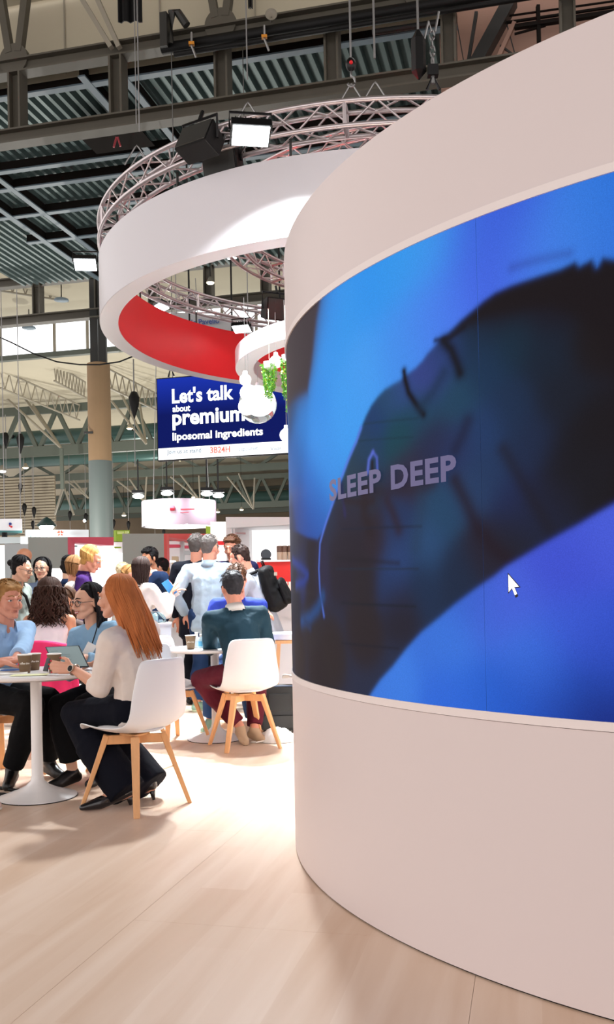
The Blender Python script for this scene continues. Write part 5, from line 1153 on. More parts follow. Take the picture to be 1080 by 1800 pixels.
def person(label, x, y, face, H=1.70, sit=None, lean=0, side=0, head=(0, 0), hl=None, hr=None, female=False, w=1.0, skin='fair', hair=None, top=None, bottom=None, shoes=None,
           knees=None, feet=None, toes=None, vox=.0085, q=None, facefeat=True, glasses=False, smile=False, curl=(.35, .35), palm=((0, 0, -1), (0, 0, -1)), eh=(None, None), hd=(None, None), extra=None, beard=None, roll=0, hipz=None, group=None, headpos=None, thumbs=(1, 1), lipm=None, nail=False, nbo=(0, 0, 0)):
    s = H / 1.72; Z = V((0, 0, 1)); a = R_(face); F = V((math.cos(a), math.sin(a), 0)); L = V((-math.sin(a), math.cos(a), 0))
    t = thing('person', label, 'person', (x, y, 0), 0, group); o = V((x, y, 0)); sk = SKIN[skin]
    W = lambda l, f, u: o + L * l + F * f + Z * u
    hz_ = hipz if hipz else ((sit + .095) if sit else .93 * s); hip = W(0, 0, hz_)
    la = R_(lean); sa = R_(side); sp = (Z * math.cos(la) + F * math.sin(la)); sp = (sp * math.cos(sa) + L * math.sin(sa)).normalized()
    Ft = (F - sp * F.dot(sp)).normalized(); Lt = sp.cross(Ft)
    tl = .49 * s; mid = hip + sp * (tl * .42) - Ft * (.012 if lean < 12 else .03) * s; chest = hip + sp * (tl * .74); nb = hip + sp * tl * 1.02
    if lean > 12: nb = nb + F * .02
    ya0, pi0 = R_(head[0]), R_(head[1])
    if headpos is not None:
        Fh_ = F * math.cos(ya0) + L * math.sin(ya0); Lh_ = Z.cross(Fh_); F2_ = Fh_ * math.cos(pi0) - Z * math.sin(pi0); U_h = F2_.cross(Lh_)
        nb_t = V(headpos) - U_h * .085 * s * 1.03 - F2_ * .012 * s * 1.03 - (sp * .75 + Z * .6 + Ft * .18).normalized() * .085 * s
        nb_t = nb_t + V(nbo); v_ = nb_t - hip; tl = max(.86, min(1.14, v_.length / (.50 * s))) * .49 * s; sp = v_.normalized(); Ft = (F - sp * F.dot(sp)).normalized(); Lt = sp.cross(Ft)
        mid = hip + sp * (tl * .42) - Ft * .015 * s; chest = hip + sp * (tl * .74); nb = hip + sp * tl * 1.02
    sw = (.168 if female else .192) * s * w; shL = nb + Lt * sw - sp * .045 * s; shR = nb - Lt * sw - sp * .045 * s
    nd = (sp * .75 + Z * .6 + Ft * .18).normalized(); hb = nb + nd * .085 * s
    # head frame
    ya, pi_ = R_(head[0]), R_(head[1]); Fh = (F * math.cos(ya) + L * math.sin(ya)); Lh = Z.cross(Fh); Fh2 = Fh * math.cos(pi_) - Z * math.sin(pi_); Uh = Fh2.cross(Lh)
    if roll: rr = R_(roll); Lh, Uh = Lh * math.cos(rr) + Uh * math.sin(rr), Uh * math.cos(rr) - Lh * math.sin(rr)
    hs = s * 1.03; hc = hb + Uh * .085 * hs + Fh2 * .012 * hs
    if headpos is not None: hc = V(headpos); hb = hc - Uh * .085 * hs - Fh2 * .012 * hs
    Fm = np.array([list(Lt), list(Ft), list(sp)]).T; Hm = np.array([list(Lh), list(Fh2), list(Uh)]).T
    hp = lambda l, f, u: hc + Lh * (l * hs) + Fh2 * (f * hs) + Uh * (u * hs)
    # limbs
    ll1, ll2 = .44 * s, .42 * s; hipj = [hip + L * .09 * s * w, hip - L * .09 * s * w]
    if feet is None:
        if sit: feet = [W(.12, .40, .085), W(-.12, .40, .085)]
        else: feet = [W(.10, .0, .085), W(-.10, .03, .085)]
    else: feet = [V(f) for f in feet]
    kn = []; an = []
    for i in (0, 1):
        if knees and knees[i] is not None: kn.append(V(knees[i])); an.append(feet[i])
        else: k_, a_ = ik(hipj[i], feet[i], ll1, ll2, F + Z * (.6 if sit else 0)); kn.append(k_); an.append(a_)
    if toes is None: toes = [an[i] + F * .15 * s + L * (.03 if i == 0 else -.03) - Z * (an[i].z - .022) for i in (0, 1)]
    else: toes = [V(t_) for t_ in toes]
    sh = [shL, shR]; hands_t = [hl, hr]; el = []; wr = []; al1, al2 = .285 * s, .25 * s
    for i in (0, 1):
        sg = 1 if i == 0 else -1; tg = hands_t[i]
        if tg is None: tg = (sh[i] + L * sg * .05 - Z * .50 * s + F * .06) if not sit else (kn[i] - F * .12 + Z * .09)
        hint = eh[i] if eh[i] is not None else (L * sg * .5 - F * .6 - Z * .5)
        e_, w__ = ik(sh[i], tg, al1, al2, hint); el.append(e_); wr.append(w__)
    # ---- the body, one surface
    B = Blob(Fm); b_ = 1.0 * w
    B.bone(hip + sp * .0, (.158 * s * b_, .108 * s * b_, .10 * s), mid, (.122 * s * b_, .088 * s * b_, .08 * s)); B.bone(mid, (.122 * s * b_, .088 * s * b_, .08 * s), chest, (.140 * s * b_, .098 * s * b_, .10 * s))
    B.bone(chest, (.138 * s * b_, .095 * s * b_, .09 * s), nb - sp * .03 * s, (.09 * s, .06 * s, .04 * s)); B.bone(shL, .052 * s, nb - sp * .015 * s, .05 * s); B.bone(shR, .052 * s, nb - sp * .015 * s, .05 * s)
    B.F = Hm; nr = .05 * s if female else .057 * s; B.bone(nb - sp * .02 * s, nr * 1.1, hb + Uh * .03 * s - Fh2 * .015, nr)
    # head
    B.ball(hp(0, -.012, .032), (.076 * hs, .094 * hs, .084 * hs)); jw = .9 if female else 1.0
    B.bone(hp(0, .022, .0), (.066 * hs * jw, .066 * hs, .07 * hs), hp(0, .056, -.083), (.026 * hs * jw, .026 * hs, .022 * hs))
    for sg in (1, -1):
        B.bone(hp(sg * .05 * jw, .0, -.045), .022 * hs, hp(sg * .016, .06, -.086), .019 * hs); B.ball(hp(sg * .038, .062, -.022), (.024 * hs, .024 * hs, .026 * hs))
        B.bone(hp(sg * .012, .084, .03), .010 * hs, hp(sg * .046, .07, .028), .010 * hs)
        B.hull(B._pts(hp(sg * .077, -.008, -.002), (.009 * hs, .018 * hs, .03 * hs))); B.ball(hp(sg * .012, .094, -.024), .0085 * hs)
    B.bone(hp(0, .086, .022), .0085 * hs, hp(0, .110, -.020), .0115 * hs); B.bone(hp(-.014, .084, -.052), .0085 * hs, hp(.014, .084, -.052), .0085 * hs); B.ball(hp(0, .074, -.083), .017 * hs)
    B.F = Fm
    for i in (0, 1):
        B.bone(hipj[i], .088 * s * b_, kn[i], .056 * s); k2 = kn[i].lerp(an[i], .32) - (F * .012 * s); B.chain([kn[i], k2, an[i]], [.054 * s, .055 * s, .036 * s])
        tv = toes[i] - an[i]; hd_ = V((tv.x, tv.y, 0)).normalized() if V((tv.x, tv.y, 0)).length > 1e-3 else F; heel = an[i] - hd_ * .035 * s - (an[i] - toes[i]).normalized() * 0 + V((0, 0, -.05 * s)); ball_ = heel.lerp(toes[i], .72)
        B.chain([an[i], heel], [.034 * s, .028 * s]); B.bone(an[i], .033 * s, ball_, .026 * s); B.bone(heel, .028 * s, ball_, .028 * s); B.bone(ball_, .027 * s, toes[i], .02 * s)
        B.chain([sh[i], sh[i].lerp(el[i], .5), el[i]], [.05 * s, .043 * s * (1 if female else 1.05), .037 * s]); B.chain([el[i], el[i].lerp(wr[i], .3), wr[i]], [.036 * s, .037 * s, .0245 * s])
        dvec = hd[i] if hd[i] is not None else (wr[i] - el[i])
        tips = hand(B, wr[i], dvec, palm[i], thumbs[i] * (1 if i == 0 else -1), s * (.93 if female else 1.02), curl[i], fr=.0088 if vox < .007 else .0098)
        if nail and i == 0:
            for tp_ in tips:
                q_ = MB(); q_.sphere(tuple(tp_ - V(palm[i]) * .006), .0068, 8, 6, (1.1, 1.1, .9)); q_.build('fingernail', mat('nail_red', (180, 20, 40), .2), t, world=True, smooth=True)
    B.build('body', sk, t, vox, 3)
    # ---- face pieces
    if facefeat:
        for sg in (1, -1):
            q_ = MB(); q_.sphere((0, 0, 0), .0125 * hs, 12, 8); q_.v = [tuple(hp(sg * .031, .0765, .012) + Lh * v[0] * 1.15 + Fh2 * v[1] * .8 + Uh * v[2] * .62) for v in q_.v]; q_.build('eye', M_eyew, t, world=True, smooth=True)
            q_ = MB(); q_.sphere((0, 0, 0), .0062 * hs, 10, 6); q_.v = [tuple(hp(sg * .031, .0835, .012) + Lh * v[0] + Fh2 * v[1] * .7 + Uh * v[2] * .95) for v in q_.v]; q_.build('iris', M_iris, t, world=True, smooth=True)
            q_ = MB(); q_.tube([hp(sg * .015, .084, .016), hp(sg * .024, .089, .0215), hp(sg * .036, .0875, .0215), hp(sg * .047, .078, .015)], .0022 * hs, 5); q_.build('eyelid', M_iris if female else sk, t, world=True, smooth=True)
            if hair: q_ = MB(); q_.tube([hp(sg * .012, .094, .037), hp(sg * .028, .092, .043), hp(sg * .048, .078, .038)], [.003 * hs, .004 * hs, .0018 * hs], 6); q_.build('eyebrow', hair[1], t, world=True, smooth=True)
        lm = lipm or (M_lip if female else M_lipm); mw = .026 if smile else .021; up = .006 if smile else 0
        q_ = MB(); q_.tube([hp(-mw, .082, -.049 + up), hp(-.008, .0935, -.047), hp(0, .0945, -.0485), hp(.008, .0935, -.047), hp(mw, .082, -.049 + up)], [.001, .0036 * hs, .003 * hs, .0036 * hs, .001], 8)
        q_.tube([hp(-mw, .082, -.050 + up), hp(-.01, .0915, -.0575), hp(.01, .0915, -.0575), hp(mw, .082, -.050 + up)], [.001, .0042 * hs, .0042 * hs, .001], 8); q_.build('lips', lm, t, world=True, smooth=True)
        if smile: q_ = MB(); q_.tube([hp(-mw * .7, .087, -.052 + up * .5), hp(0, .0945, -.053), hp(mw * .7, .087, -.052 + up * .5)], .0034 * hs, 6); q_.build('teeth', M_teeth, t, world=True, smooth=True)
    if glasses:
        q_ = MB()
        for sg in (1, -1):
            q_.tube([hp(sg * .033 + .0235 * math.cos(k * PI / 8), .100 - .16 * abs(sg * .033 + .0235 * math.cos(k * PI / 8)), .008 + .0205 * math.sin(k * PI / 8)) for k in range(16)], .0019 if vox > .007 else .0022, 6, closed=True)
            q_.tube([hp(sg * .056, .092, .014), hp(sg * .074, .06, .014), hp(sg * .08, -.01, .010)], .0018, 5)
        q_.tube([hp(-.0095, .0985, .012), hp(0, .101, .015), hp(.0095, .0985, .012)], .0018, 5)
        g_ = q_.build('glasses', M_specs, t, world=True, smooth=True)
    # ---- hair
    if hair: do_hair(t, hair, hp, hs, Hm, Lh, Fh2, Uh, s, vox, nb, F, L, sp, random.Random(int(abs(x * 971 + y * 37) * 10)))
    if beard:
        bb = Blob(Hm); bb.bone(hp(-.045, .018, -.05), .02 * hs, hp(-.015, .062, -.086), .0205 * hs); bb.bone(hp(.045, .018, -.05), .02 * hs, hp(.015, .062, -.086), .0205 * hs); bb.bone(hp(-.015, .062, -.086), .0205 * hs, hp(.015, .062, -.086), .0205 * hs)
        bb.build('beard', beard, t, .006, 2)
    # ---- clothes
    tk = top.get('kind', 'shirt'); g = top.get('g', .014) * s; tm = top['m']; T = Blob(Fm); vt = top.get('vox', .011 if vox > .007 else .0085)
    low = top.get('low', -.06)
    T.bone(hip - sp * (-low * -1) * 0 + sp * low * s, (.158 * s * b_ + g, .112 * s * b_ + g, .06 * s), mid, (.128 * s * b_ + g, .094 * s * b_ + g, .08 * s)); T.bone(mid, (.128 * s * b_ + g, .094 * s * b_ + g, .08 * s), chest, (.144 * s * b_ + g, .10 * s * b_ + g, .10 * s))
    T.bone(chest, (.142 * s * b_ + g, .098 * s * b_ + g, .08 * s), nb - sp * .036 * s, (.092 * s + g, .062 * s + g, .032 * s))
    if low < -.15: T.bone(hip + sp * low * s, (.17 * s * b_ + g, .115 * s * b_ + g, .02), hip, (.16 * s * b_ + g, .115 * s * b_ + g, .05 * s))
    if female:
        for sg in (1, -1): T.ball(chest + Lt * sg * .068 * s + Ft * .085 * s - sp * .01, (.06 * s, .05 * s, .058 * s))
    sl = top.get('sleeve', 1.0)
    for i in (0, 1):
        if tk == 'sleeveless':
            T.bone(sh[i].lerp(nb, .35), .05 * s, nb - sp * .04 * s, .048 * s); T.bone(sh[i].lerp(nb, .35) - sp * .08 * s, .06 * s, chest, .08 * s); continue
        T.bone(sh[i], .052 * s + g * .9, nb - sp * .022 * s, .051 * s + g * .55); T.bone(sh[i], .05 * s + g, chest, .09 * s + g * .4)
        T.chain([sh[i], sh[i].lerp(el[i], .5), el[i]], [.053 * s + g * .9, .045 * s + g, .040 * s + g])
        if sl > .5:
            e2 = el[i].lerp(wr[i], (sl - .5) * 2 * .96); T.bone(el[i], .040 * s + g, el[i].lerp(e2, .6), .037 * s + g * .9); T.cone(el[i].lerp(e2, .5), .038 * s + g * .9, e2, (.032 if sl > .9 else .04) * s + g * .8)
    if tk in ('shirt', 'jacket', 'sweater'): T.bone(nb - sp * .035 * s, .06 * s + g * .4, nb + nd * .012 * s, .052 * s + g * .3) if tk != 'sweater' else None
    topo = T.build(top.get('name', {'jacket': 'jacket', 'sweater': 'sweater', 'sleeveless': 'top'}.get(tk, 'shirt')), tm, t, vt, 3, top.get('noise', .012), top.get('ns', .09))
    if tk in ('shirt', 'sweater') or top.get('collar'):
        cm = top.get('collar', tm); cq = MB(); R0 = .062 * s if not female else .056 * s; n_ = 28; rows = []
        for k in range(n_ + 1):
            a2 = R_(35) + (2 * PI - R_(70)) * k / n_; dr = Ft * math.cos(a2) + Lt * math.sin(a2); fr_ = math.cos(a2)
            c0 = nb + nd * .0 * s; lift = .022 * (1 - max(0, fr_)) 
            rows.append([c0 + dr * (R0 + .014 * s) - sp * (.012 + .015 * max(0, fr_)) * s, c0 + nd * (.038 * s + lift * s * .4) + dr * (R0 + .001), c0 + nd * (.043 * s + lift * s * .4) + dr * (R0 + .004), c0 + dr * (R0 + .024 * s) - sp * (.004 + .035 * max(0, fr_)) * s])
        cq.grid(rows); cq.build('collar', cm, topo, smooth=True, world=True, solid=.003)
    if top.get('cuff'):
        for i in (0, 1):
            e2 = el[i].lerp(wr[i], (sl - .5) * 2 * .96); e1 = el[i].lerp(wr[i], (sl - .5) * 2 * .96 - .16); T = Blob(Fm); T.cone(e1, .048 * s + g * .6, e2, .043 * s + g * .6); T.build('cuff', tm, topo, .006, 2, .008, .03)
    bm_ = bottom['m']; bk = bottom.get('kind', 'trousers'); P_ = Blob(Fm); gg = bottom.get('g', .014) * s; vb = .011 if vox > .007 else .009
    P_.bone(hip, (.16 * s * b_ + gg, .112 * s * b_ + gg, .09 * s), hip + sp * .09 * s, (.138 * s * b_ + gg * .6, .098 * s * b_ + gg * .6, .02 * s))
    if bk == 'skirt':
        P_.bone(hip, (.165 * s * b_ + gg, .12 * s * b_ + gg, .09 * s), (kn[0] + kn[1]) / 2, (.15 * s, .10 * s, .06 * s))
    else:
        for i in (0, 1):
            P_.bone(hipj[i], .092 * s * b_ + gg, kn[i], .062 * s + gg * 1.2); ew = bottom.get('hem', .05) * s; hm = kn[i].lerp(an[i], bottom.get('len', .93))
            P_.bone(kn[i], .062 * s + gg * 1.2, kn[i].lerp(hm, .45), (.058 * s + gg + ew) * .55 + .01); P_.cone(kn[i].lerp(hm, .35), (.06 * s + gg + ew) * .55 + .008, hm, ew)
    P_.build('trousers' if bk != 'skirt' else 'skirt', bm_, t, vb, 3, bottom.get('noise', .012), .1)
    sm = shoes or M_black; so_k = None
    if isinstance(shoes, dict): sm = shoes['m']; so_k = shoes.get('kind')
    for i in (0, 1):
        tv = toes[i] - an[i]; hd_ = V((tv.x, tv.y, 0)).normalized(); heel = an[i] - hd_ * .035 * s + V((0, 0, -.05 * s)); ball_ = heel.lerp(toes[i], .70); S_ = Blob(Fm)
        if so_k == 'pump':
            S_.bone(heel + V((0, 0, .012)), .035 * s, ball_, .037 * s); S_.bone(ball_, .037 * s, toes[i] + hd_ * .03, .018 * s); S_.ball(heel + V((0, 0, .03)), .033 * s); so = S_.build('shoe', sm, t, .005, 2)
            q_ = MB(); q_.tube([heel + V((0, 0, -.005)), V((heel.x - hd_.x * .012, heel.y - hd_.y * .012, 0))], [.020, .009], 10); q_.build('heel', sm, so, world=True, smooth=True); continue
        S_.bone(an[i] - hd_ * .005 + V((0, 0, -.01)), .043 * s, ball_ + V((0, 0, .008)), .033 * s); S_.bone(heel + V((0, 0, .008)), .036 * s, ball_, .038 * s); S_.bone(ball_, .039 * s, toes[i], .03 * s)
        if so_k == 'boot': S_.bone(an[i], .045 * s, an[i].lerp(kn[i], .14), .045 * s)
        so = S_.build('shoe', sm, t, .0085, 2)
        if so_k == 'sneaker':
            q2 = Blob(Fm); dn = V((0, 0, -.022 * s)); q2.bone(heel + dn, (.034 * s, .034 * s, .014), toes[i] + dn * .6, (.034 * s, .034 * s, .014)); q2.build('sole', shoes['sole'], so, .008, 1)
    return dict(t=t, hp=hp, hc=hc, nb=nb, sp=sp, Ft=Ft, Lt=Lt, sh=sh, el=el, wr=wr, chest=chest, hip=hip, mid=mid, F=F, L=L, s=s, kn=kn, an=an)

def do_hair(t, hair, hp, hs, Hm, Lh, Fh, Uh, s, vox, nb, F, L, sp, rnd):
    style, hm = hair[0], hair[1]; o = hair[2] if len(hair) > 2 else {}
    fine = vox < .007; v_ = .006 if fine else .008
    B = Blob(Hm); add = MB()
    if style in ('short', 'thin', 'crop'):
        g = {'short': .012, 'thin': .006, 'crop': .007}[style]
        B.ball(hp(0, -.028, .048), (.074 * hs + g, .086 * hs + g, .078 * hs + g)); B.bone(hp(0, -.055, .01), (.066 * hs + g * .6, .045 * hs + g * .6, .04 * hs), hp(0, -.052, -.045), (.050 * hs, .035 * hs, .02 * hs))
        for sg in (1, -1): B.bone(hp(sg * .072, .018, .03), .011 * hs, hp(sg * .075, .012, -.005), .007 * hs)
        if style == 'short': B.bone(hp(-.04, .058, .088), .016 * hs, hp(.045, .055, .088), .018 * hs); B.bone(hp(-.05, .02, .1), .02 * hs, hp(.05, .02, .1), .02 * hs)
        B.build('hair', hm, t, v_, 2, .012, .018)
        n = 420 if fine else 160
        for k in range(n):
            az = rnd.uniform(-2.6, 2.6); el_ = rnd.uniform(.15, 1.45); d = V((math.sin(az) * math.cos(el_), -math.cos(az) * math.cos(el_), math.sin(el_))); R_a, R_b, R_c = .076 + g, .089 + g, .079 + g
            if d.y > .55 and d.z < .75: continue
            p0_ = (d.x * R_a, -.022 + d.y * R_b, .046 + d.z * R_c); fl = .014 + .012 * rnd.random(); p1_ = (p0_[0] + d.x * .006 + rnd.uniform(-.006, .006), p0_[1] + .6 * fl * (1 if d.z > .5 else -.2), p0_[2] + .004 - (0 if d.z > .5 else fl))
            add.tube([hp(*p0_), hp((p0_[0] + p1_[0]) / 2 + d.x * .006, (p0_[1] + p1_[1]) / 2, (p0_[2] + p1_[2]) / 2 + .006), hp(*p1_)], [.0028, .0024, .0008], 4)
        add.build('hair_tufts', hm, t, world=True, smooth=True)
        return
    # longer styles
    B.ball(hp(0, -.034, .05), (.085 * hs, .094 * hs, .086 * hs)); B.bone(hp(0, -.045, .01), (.082 * hs, .062 * hs, .05 * hs), hp(0, -.045, -.05), (.066 * hs, .045 * hs, .03 * hs))
    if o.get('fringe'): B.bone(hp(-.05, .065, .062), .018 * hs, hp(.05, .065, .062), .018 * hs)
    if style == 'bun':
        B.ball(hp(*o.get('at', (0, -.125, .02))), .034 * hs); B.ball(hp(o.get('at', (0, -.1, .0))[0], -.1, -.01), .026 * hs)
    if style == 'bun': B.build('hair', hm, t, v_, 2, .01, .02); 
    else: B.build('hair', hm, t, v_, 2, .006, .03)
    length = o.get('len', .3) * s; n = o.get('n', 90); wave = o.get('wave', 0.0); rad = o.get('r', .0075); sweep = o.get('sweep', V((0, 0, 0)))
    if style == 'bun':
        n = 40; length = 0.0
    amax = o.get('amax', 1.9)
    for k in range(n):
        az = rnd.uniform(-amax, amax) if length else rnd.uniform(-2.5, 2.5)     # 0 = back of the head
        st = rnd.uniform(0, 1); pts = []; d0 = V((math.sin(az), -math.cos(az), 0)); par = rnd.uniform(-.25, .25)
        for j in range(6):
            e = 1.45 - (1.35 * j / 5) * (1 if length else .9)
            pts.append(hp(math.sin(az) * math.cos(e) * .091 + par * .03 * (1 - j / 5), -.03 - math.cos(az) * math.cos(e) * .098, .048 + math.sin(e) * .090))
        if length:
            ll = length * rnd.uniform(.78, 1.0); ph = rnd.uniform(0, 6.28); ph2 = rnd.uniform(0, 6.28); m_ = 26 if wave else 14; base = pts[-1]; outw = (Lh * math.sin(az) - Fh * math.cos(az)); inw = o.get('taper', .35)
            cen = hp(0, -.045, 0); rel = V((base.x - cen.x, base.y - cen.y, 0))
            for j in range(1, m_ + 1):
                f_ = j / m_; p = base + V((0, 0, -1)) * ll * f_ - rel * inw * f_ * rnd.uniform(.9, 1.1) + outw * .008 + sweep * (f_ ** 1.3)
                if o.get('clear'): p = p + o['clear'] * min(1, f_ * 2.2)
                p = p + (Lh * math.sin(ph + f_ * (12 if wave else 5)) + outw * math.cos(ph2 + f_ * (11 if wave else 4))) * (wave * (.35 + .65 * f_) if wave else .006 * f_)
                pts.append(p)
        add.tube(pts, [rad * (.55 + .45 * min(1, i / 4)) * (1 - .75 * max(0, i / (len(pts) - 1) - .7) / .3) for i in range(len(pts))], 6)
    add.build('hair_locks', hm, t, world=True, smooth=True)
# ---- 60_people
H_ = {k: hairmat(k, c) for k, c in dict(red=(182, 108, 62), blond=(178, 136, 78), sand=(156, 116, 70), brown=(74, 48, 32), dark=(44, 30, 26), black=(20, 18, 20), grey=(84, 79, 77), darkbrown=(56, 36, 28), blackgrey=(40, 40, 44), palebrown=(140, 102, 66), cream=(214, 196, 160)).items()}
def cloth(name, c, **k): return mat('cloth_' + name, c, k.pop('rough', .85), var=k.pop('var', .06), vscale=k.pop('vscale', 14), sheen=k.pop('sheen', 0.0), spec=.15, wrinkle=k.pop('wrinkle', .35), bscale=k.pop('bscale', 9), **k)
c_white = cloth('blouse_white', (224, 212, 204)); c_navy = cloth('trousers_navy', (9, 12, 24)); c_blue = cloth('shirt_light_blue', (160, 192, 226)); c_black = cloth('black', (8, 8, 11)); c_denim = cloth('pale_denim', (136, 172, 200)); c_teal = cloth('sweater_teal', (24, 48, 60))
c_burg = cloth('burgundy', (78, 20, 34)); c_jean = cloth('jeans_blue', (26, 48, 84)); c_cobalt = cloth('jacket_cobalt', (36, 52, 138)); c_ice = cloth('shirt_ice', (158, 176, 190)); c_suit = cloth('suit_dark', (12, 15, 26)); c_suit2 = cloth('suit_navy', (26, 44, 76)); c_suit3 = cloth('suit_indigo', (20, 22, 56)); c_grey = cloth('hoodie_grey', (136, 144, 138)); c_purple = cloth('cardigan_purple', (58, 28, 92)); c_beige = cloth('jacket_beige', (208, 190, 176)); c_pinks = cloth('shirt_pink', (232, 196, 208)); c_ltgrey = cloth('shirt_pale_grey', (164, 172, 186)); c_wht = cloth('top_white', (244, 232, 238)); c_dots = cloth('dress_brown', (78, 64, 62)); c_stone = cloth('shirt_stone', (200, 192, 182)); c_pinkcloth = cloth('pink_fabric', (236, 58, 112), rough=.7)
pump = dict(m=mat('patent_black', (14, 14, 22), .25, coat=.5), kind='pump')
Z3 = V((0, 0, 1))
# ---- seated in front
W1 = person('woman with long red hair in a white blouse on the front chair', -.955, 5.26, 150, H=1.66, sit=.455, lean=6, head=(12, 4), female=True, skin='fair', vox=.0052,
   hair=('long', H_['red'], dict(len=.42, n=210, r=.0062, taper=.15, amax=2.1, sweep=V((.11, -.03, 0)), clear=V((.03, -.012, 0)))), headpos=(-1.07, 5.24, 1.165),
   top=dict(kind='blouse', m=c_white, sleeve=.62, g=.023, cuff=True, low=-.05, noise=.016, ns=.07), bottom=dict(m=c_navy, hem=.115, len=1.1, g=.016), shoes=pump,
   knees=((-1.37, 5.46, .50), (-1.31, 5.62, .49)), feet=((-1.06, 5.285, .115), (-.955, 5.44, .12)), toes=((-1.235, 5.185, .022), (-1.12, 5.47, .022)),
   hl=(-1.325, 5.28, .775), hr=(-1.28, 5.60, .775), nbo=(.045, -.01, 0), eh=(V((.7, -.5, -.6)), None), hd=(V((-.97, .12, .10)), V((-1, .1, 0))), palm=((.05, .98, -.1), (0, 0, -1)), curl=(.22, .3), nail=True, thumbs=(-1, 1))
# watch
wp = W1['wr'][0]; fd = (W1['wr'][0] - W1['el'][0]).normalized(); t = thing('wrist_watch', 'dark faced watch on the left wrist of the red haired woman', 'watch', wp - fd * .012)
S_, U_, _ = basis(fd); q = MB(); q.tube([wp - fd * .012 + (S_ * math.cos(a) + U_ * math.sin(a)) * .031 for a in np.linspace(0, 2 * PI, 24, endpoint=False)], .0045, 6, closed=True); q.build('strap', mat('watch_steel', (190, 176, 160), .3, metal=.7), t, world=True, smooth=True)
fc = wp - fd * .012; vd = V((-.1, -1, .12)); vd = (vd - fd * vd.dot(fd)).normalized(); q = MB(); q.tube([fc + vd * .030, fc + vd * .038], .0195, 20); q.build('watch_case', mat('watch_steel', (190, 176, 160), .3), t, world=True); q = MB(); q.tube([fc + vd * .0375, fc + vd * .039], .0165, 20); q.build('watch_face', M_black, t, world=True)
W2 = person('smiling woman with black hair and round glasses in a pale denim shirt', -1.27, 6.26, 240, H=1.62, sit=.455, lean=16, head=(-12, 6), female=True, skin='light', vox=.0056, headpos=(-1.435, 6.10, 1.135), glasses=True, smile=True,
   hair=('long', H_['black'], dict(len=.34, n=110, amax=1.9, clear=V((.02, 0, 0)))), top=dict(m=c_denim, kind='blouse', sleeve=.98), bottom=dict(m=c_black, hem=.075, len=.84), shoes=dict(m=mat('shoe_leather_black', (16, 15, 16), .35)),
   knees=((-1.40, 5.80, .50), (-1.56, 5.86, .50)), feet=((-1.33, 5.95, .085), (-1.495, 5.90, .085)), toes=((-1.37, 5.80, .022), (-1.60, 5.79, .022)), hl=(-1.40, 5.86, .80), hr=(-1.52, 5.90, .79), hd=(V((-.6, -.8, 0)), V((-.7, -.6, 0))))
t = thing('name_badge', 'white name badge hanging at the chest of the woman with glasses', 'badge', at(157, 1142, 5.95)); q = MB(); q.box((0, 0, 0), (.06, .004, .085), M=Matrix.Rotation(.5, 3, 'Y')); q.build('badge_card', M_paper, t); q = MB(); q.tube([(.02, 0, .04), (.06, .06, .2)], .004, 5); q.build('lanyard', M_black, t)
M1 = person('fair haired man in a light blue shirt seated at the left edge', -2.05, 6.12, -30, H=1.72, sit=.455, lean=13, head=(-12, 4), skin='pink', vox=.0056, headpos=(-1.905, 5.97, 1.155), hair=('short', H_['sand']),
   top=dict(m=c_blue, sleeve=.9, noise=.018), bottom=dict(m=c_black, hem=.065), shoes=dict(m=mat('shoe_leather_black', (16, 15, 16), .35), kind='boot'),
   knees=((-1.66, 5.98, .53), (-1.70, 5.76, .52)), feet=((-1.72, 6.18, .10), (-1.875, 5.90, .10)), toes=((-1.62, 6.10, .025), (-1.865, 5.76, .025)), hl=(-1.76, 5.62, .80), hr=(-1.80, 5.50, .80), eh=(V((.5, 1.2, -.5)), V((-1, -.4, -.6))), hd=(V((-.35, -.6, 0)), V((.9, .3, .1))), palm=((0, 0, -1), (0, 0, -1)), curl=(.4, .4))
W3 = person('woman with long curly dark hair in a white sleeveless top, seated with her back turned', -2.03, 7.32, 86, H=1.66, sit=.455, lean=5, head=(4, 8), female=True, skin='tan', vox=.0075, facefeat=False,
   hair=('long', H_['darkbrown'], dict(len=.35, n=300, wave=.03, r=.0062, amax=2.3, taper=-.3)), top=dict(m=c_wht, kind='sleeveless', g=.012), bottom=dict(m=c_black, kind='trousers'), shoes=M_black)
W4 = person('dark haired woman in a dotted brown dress looking down behind the curly haired woman', -2.10, 8.15, 262, H=1.60, sit=.455, lean=10, head=(-8, 18), female=True, skin='tan', headpos=(-2.055, 7.98, 1.115), hair=('long', H_['brown'], dict(len=.25, n=70)), top=dict(m=c_dots, sleeve=.98), bottom=dict(m=c_dots, kind='skirt'), shoes=M_black)
CH9 = dup(CH1, (-2.10, 8.25, 0), R_(262), 'white shell chair under the woman in the brown dress')
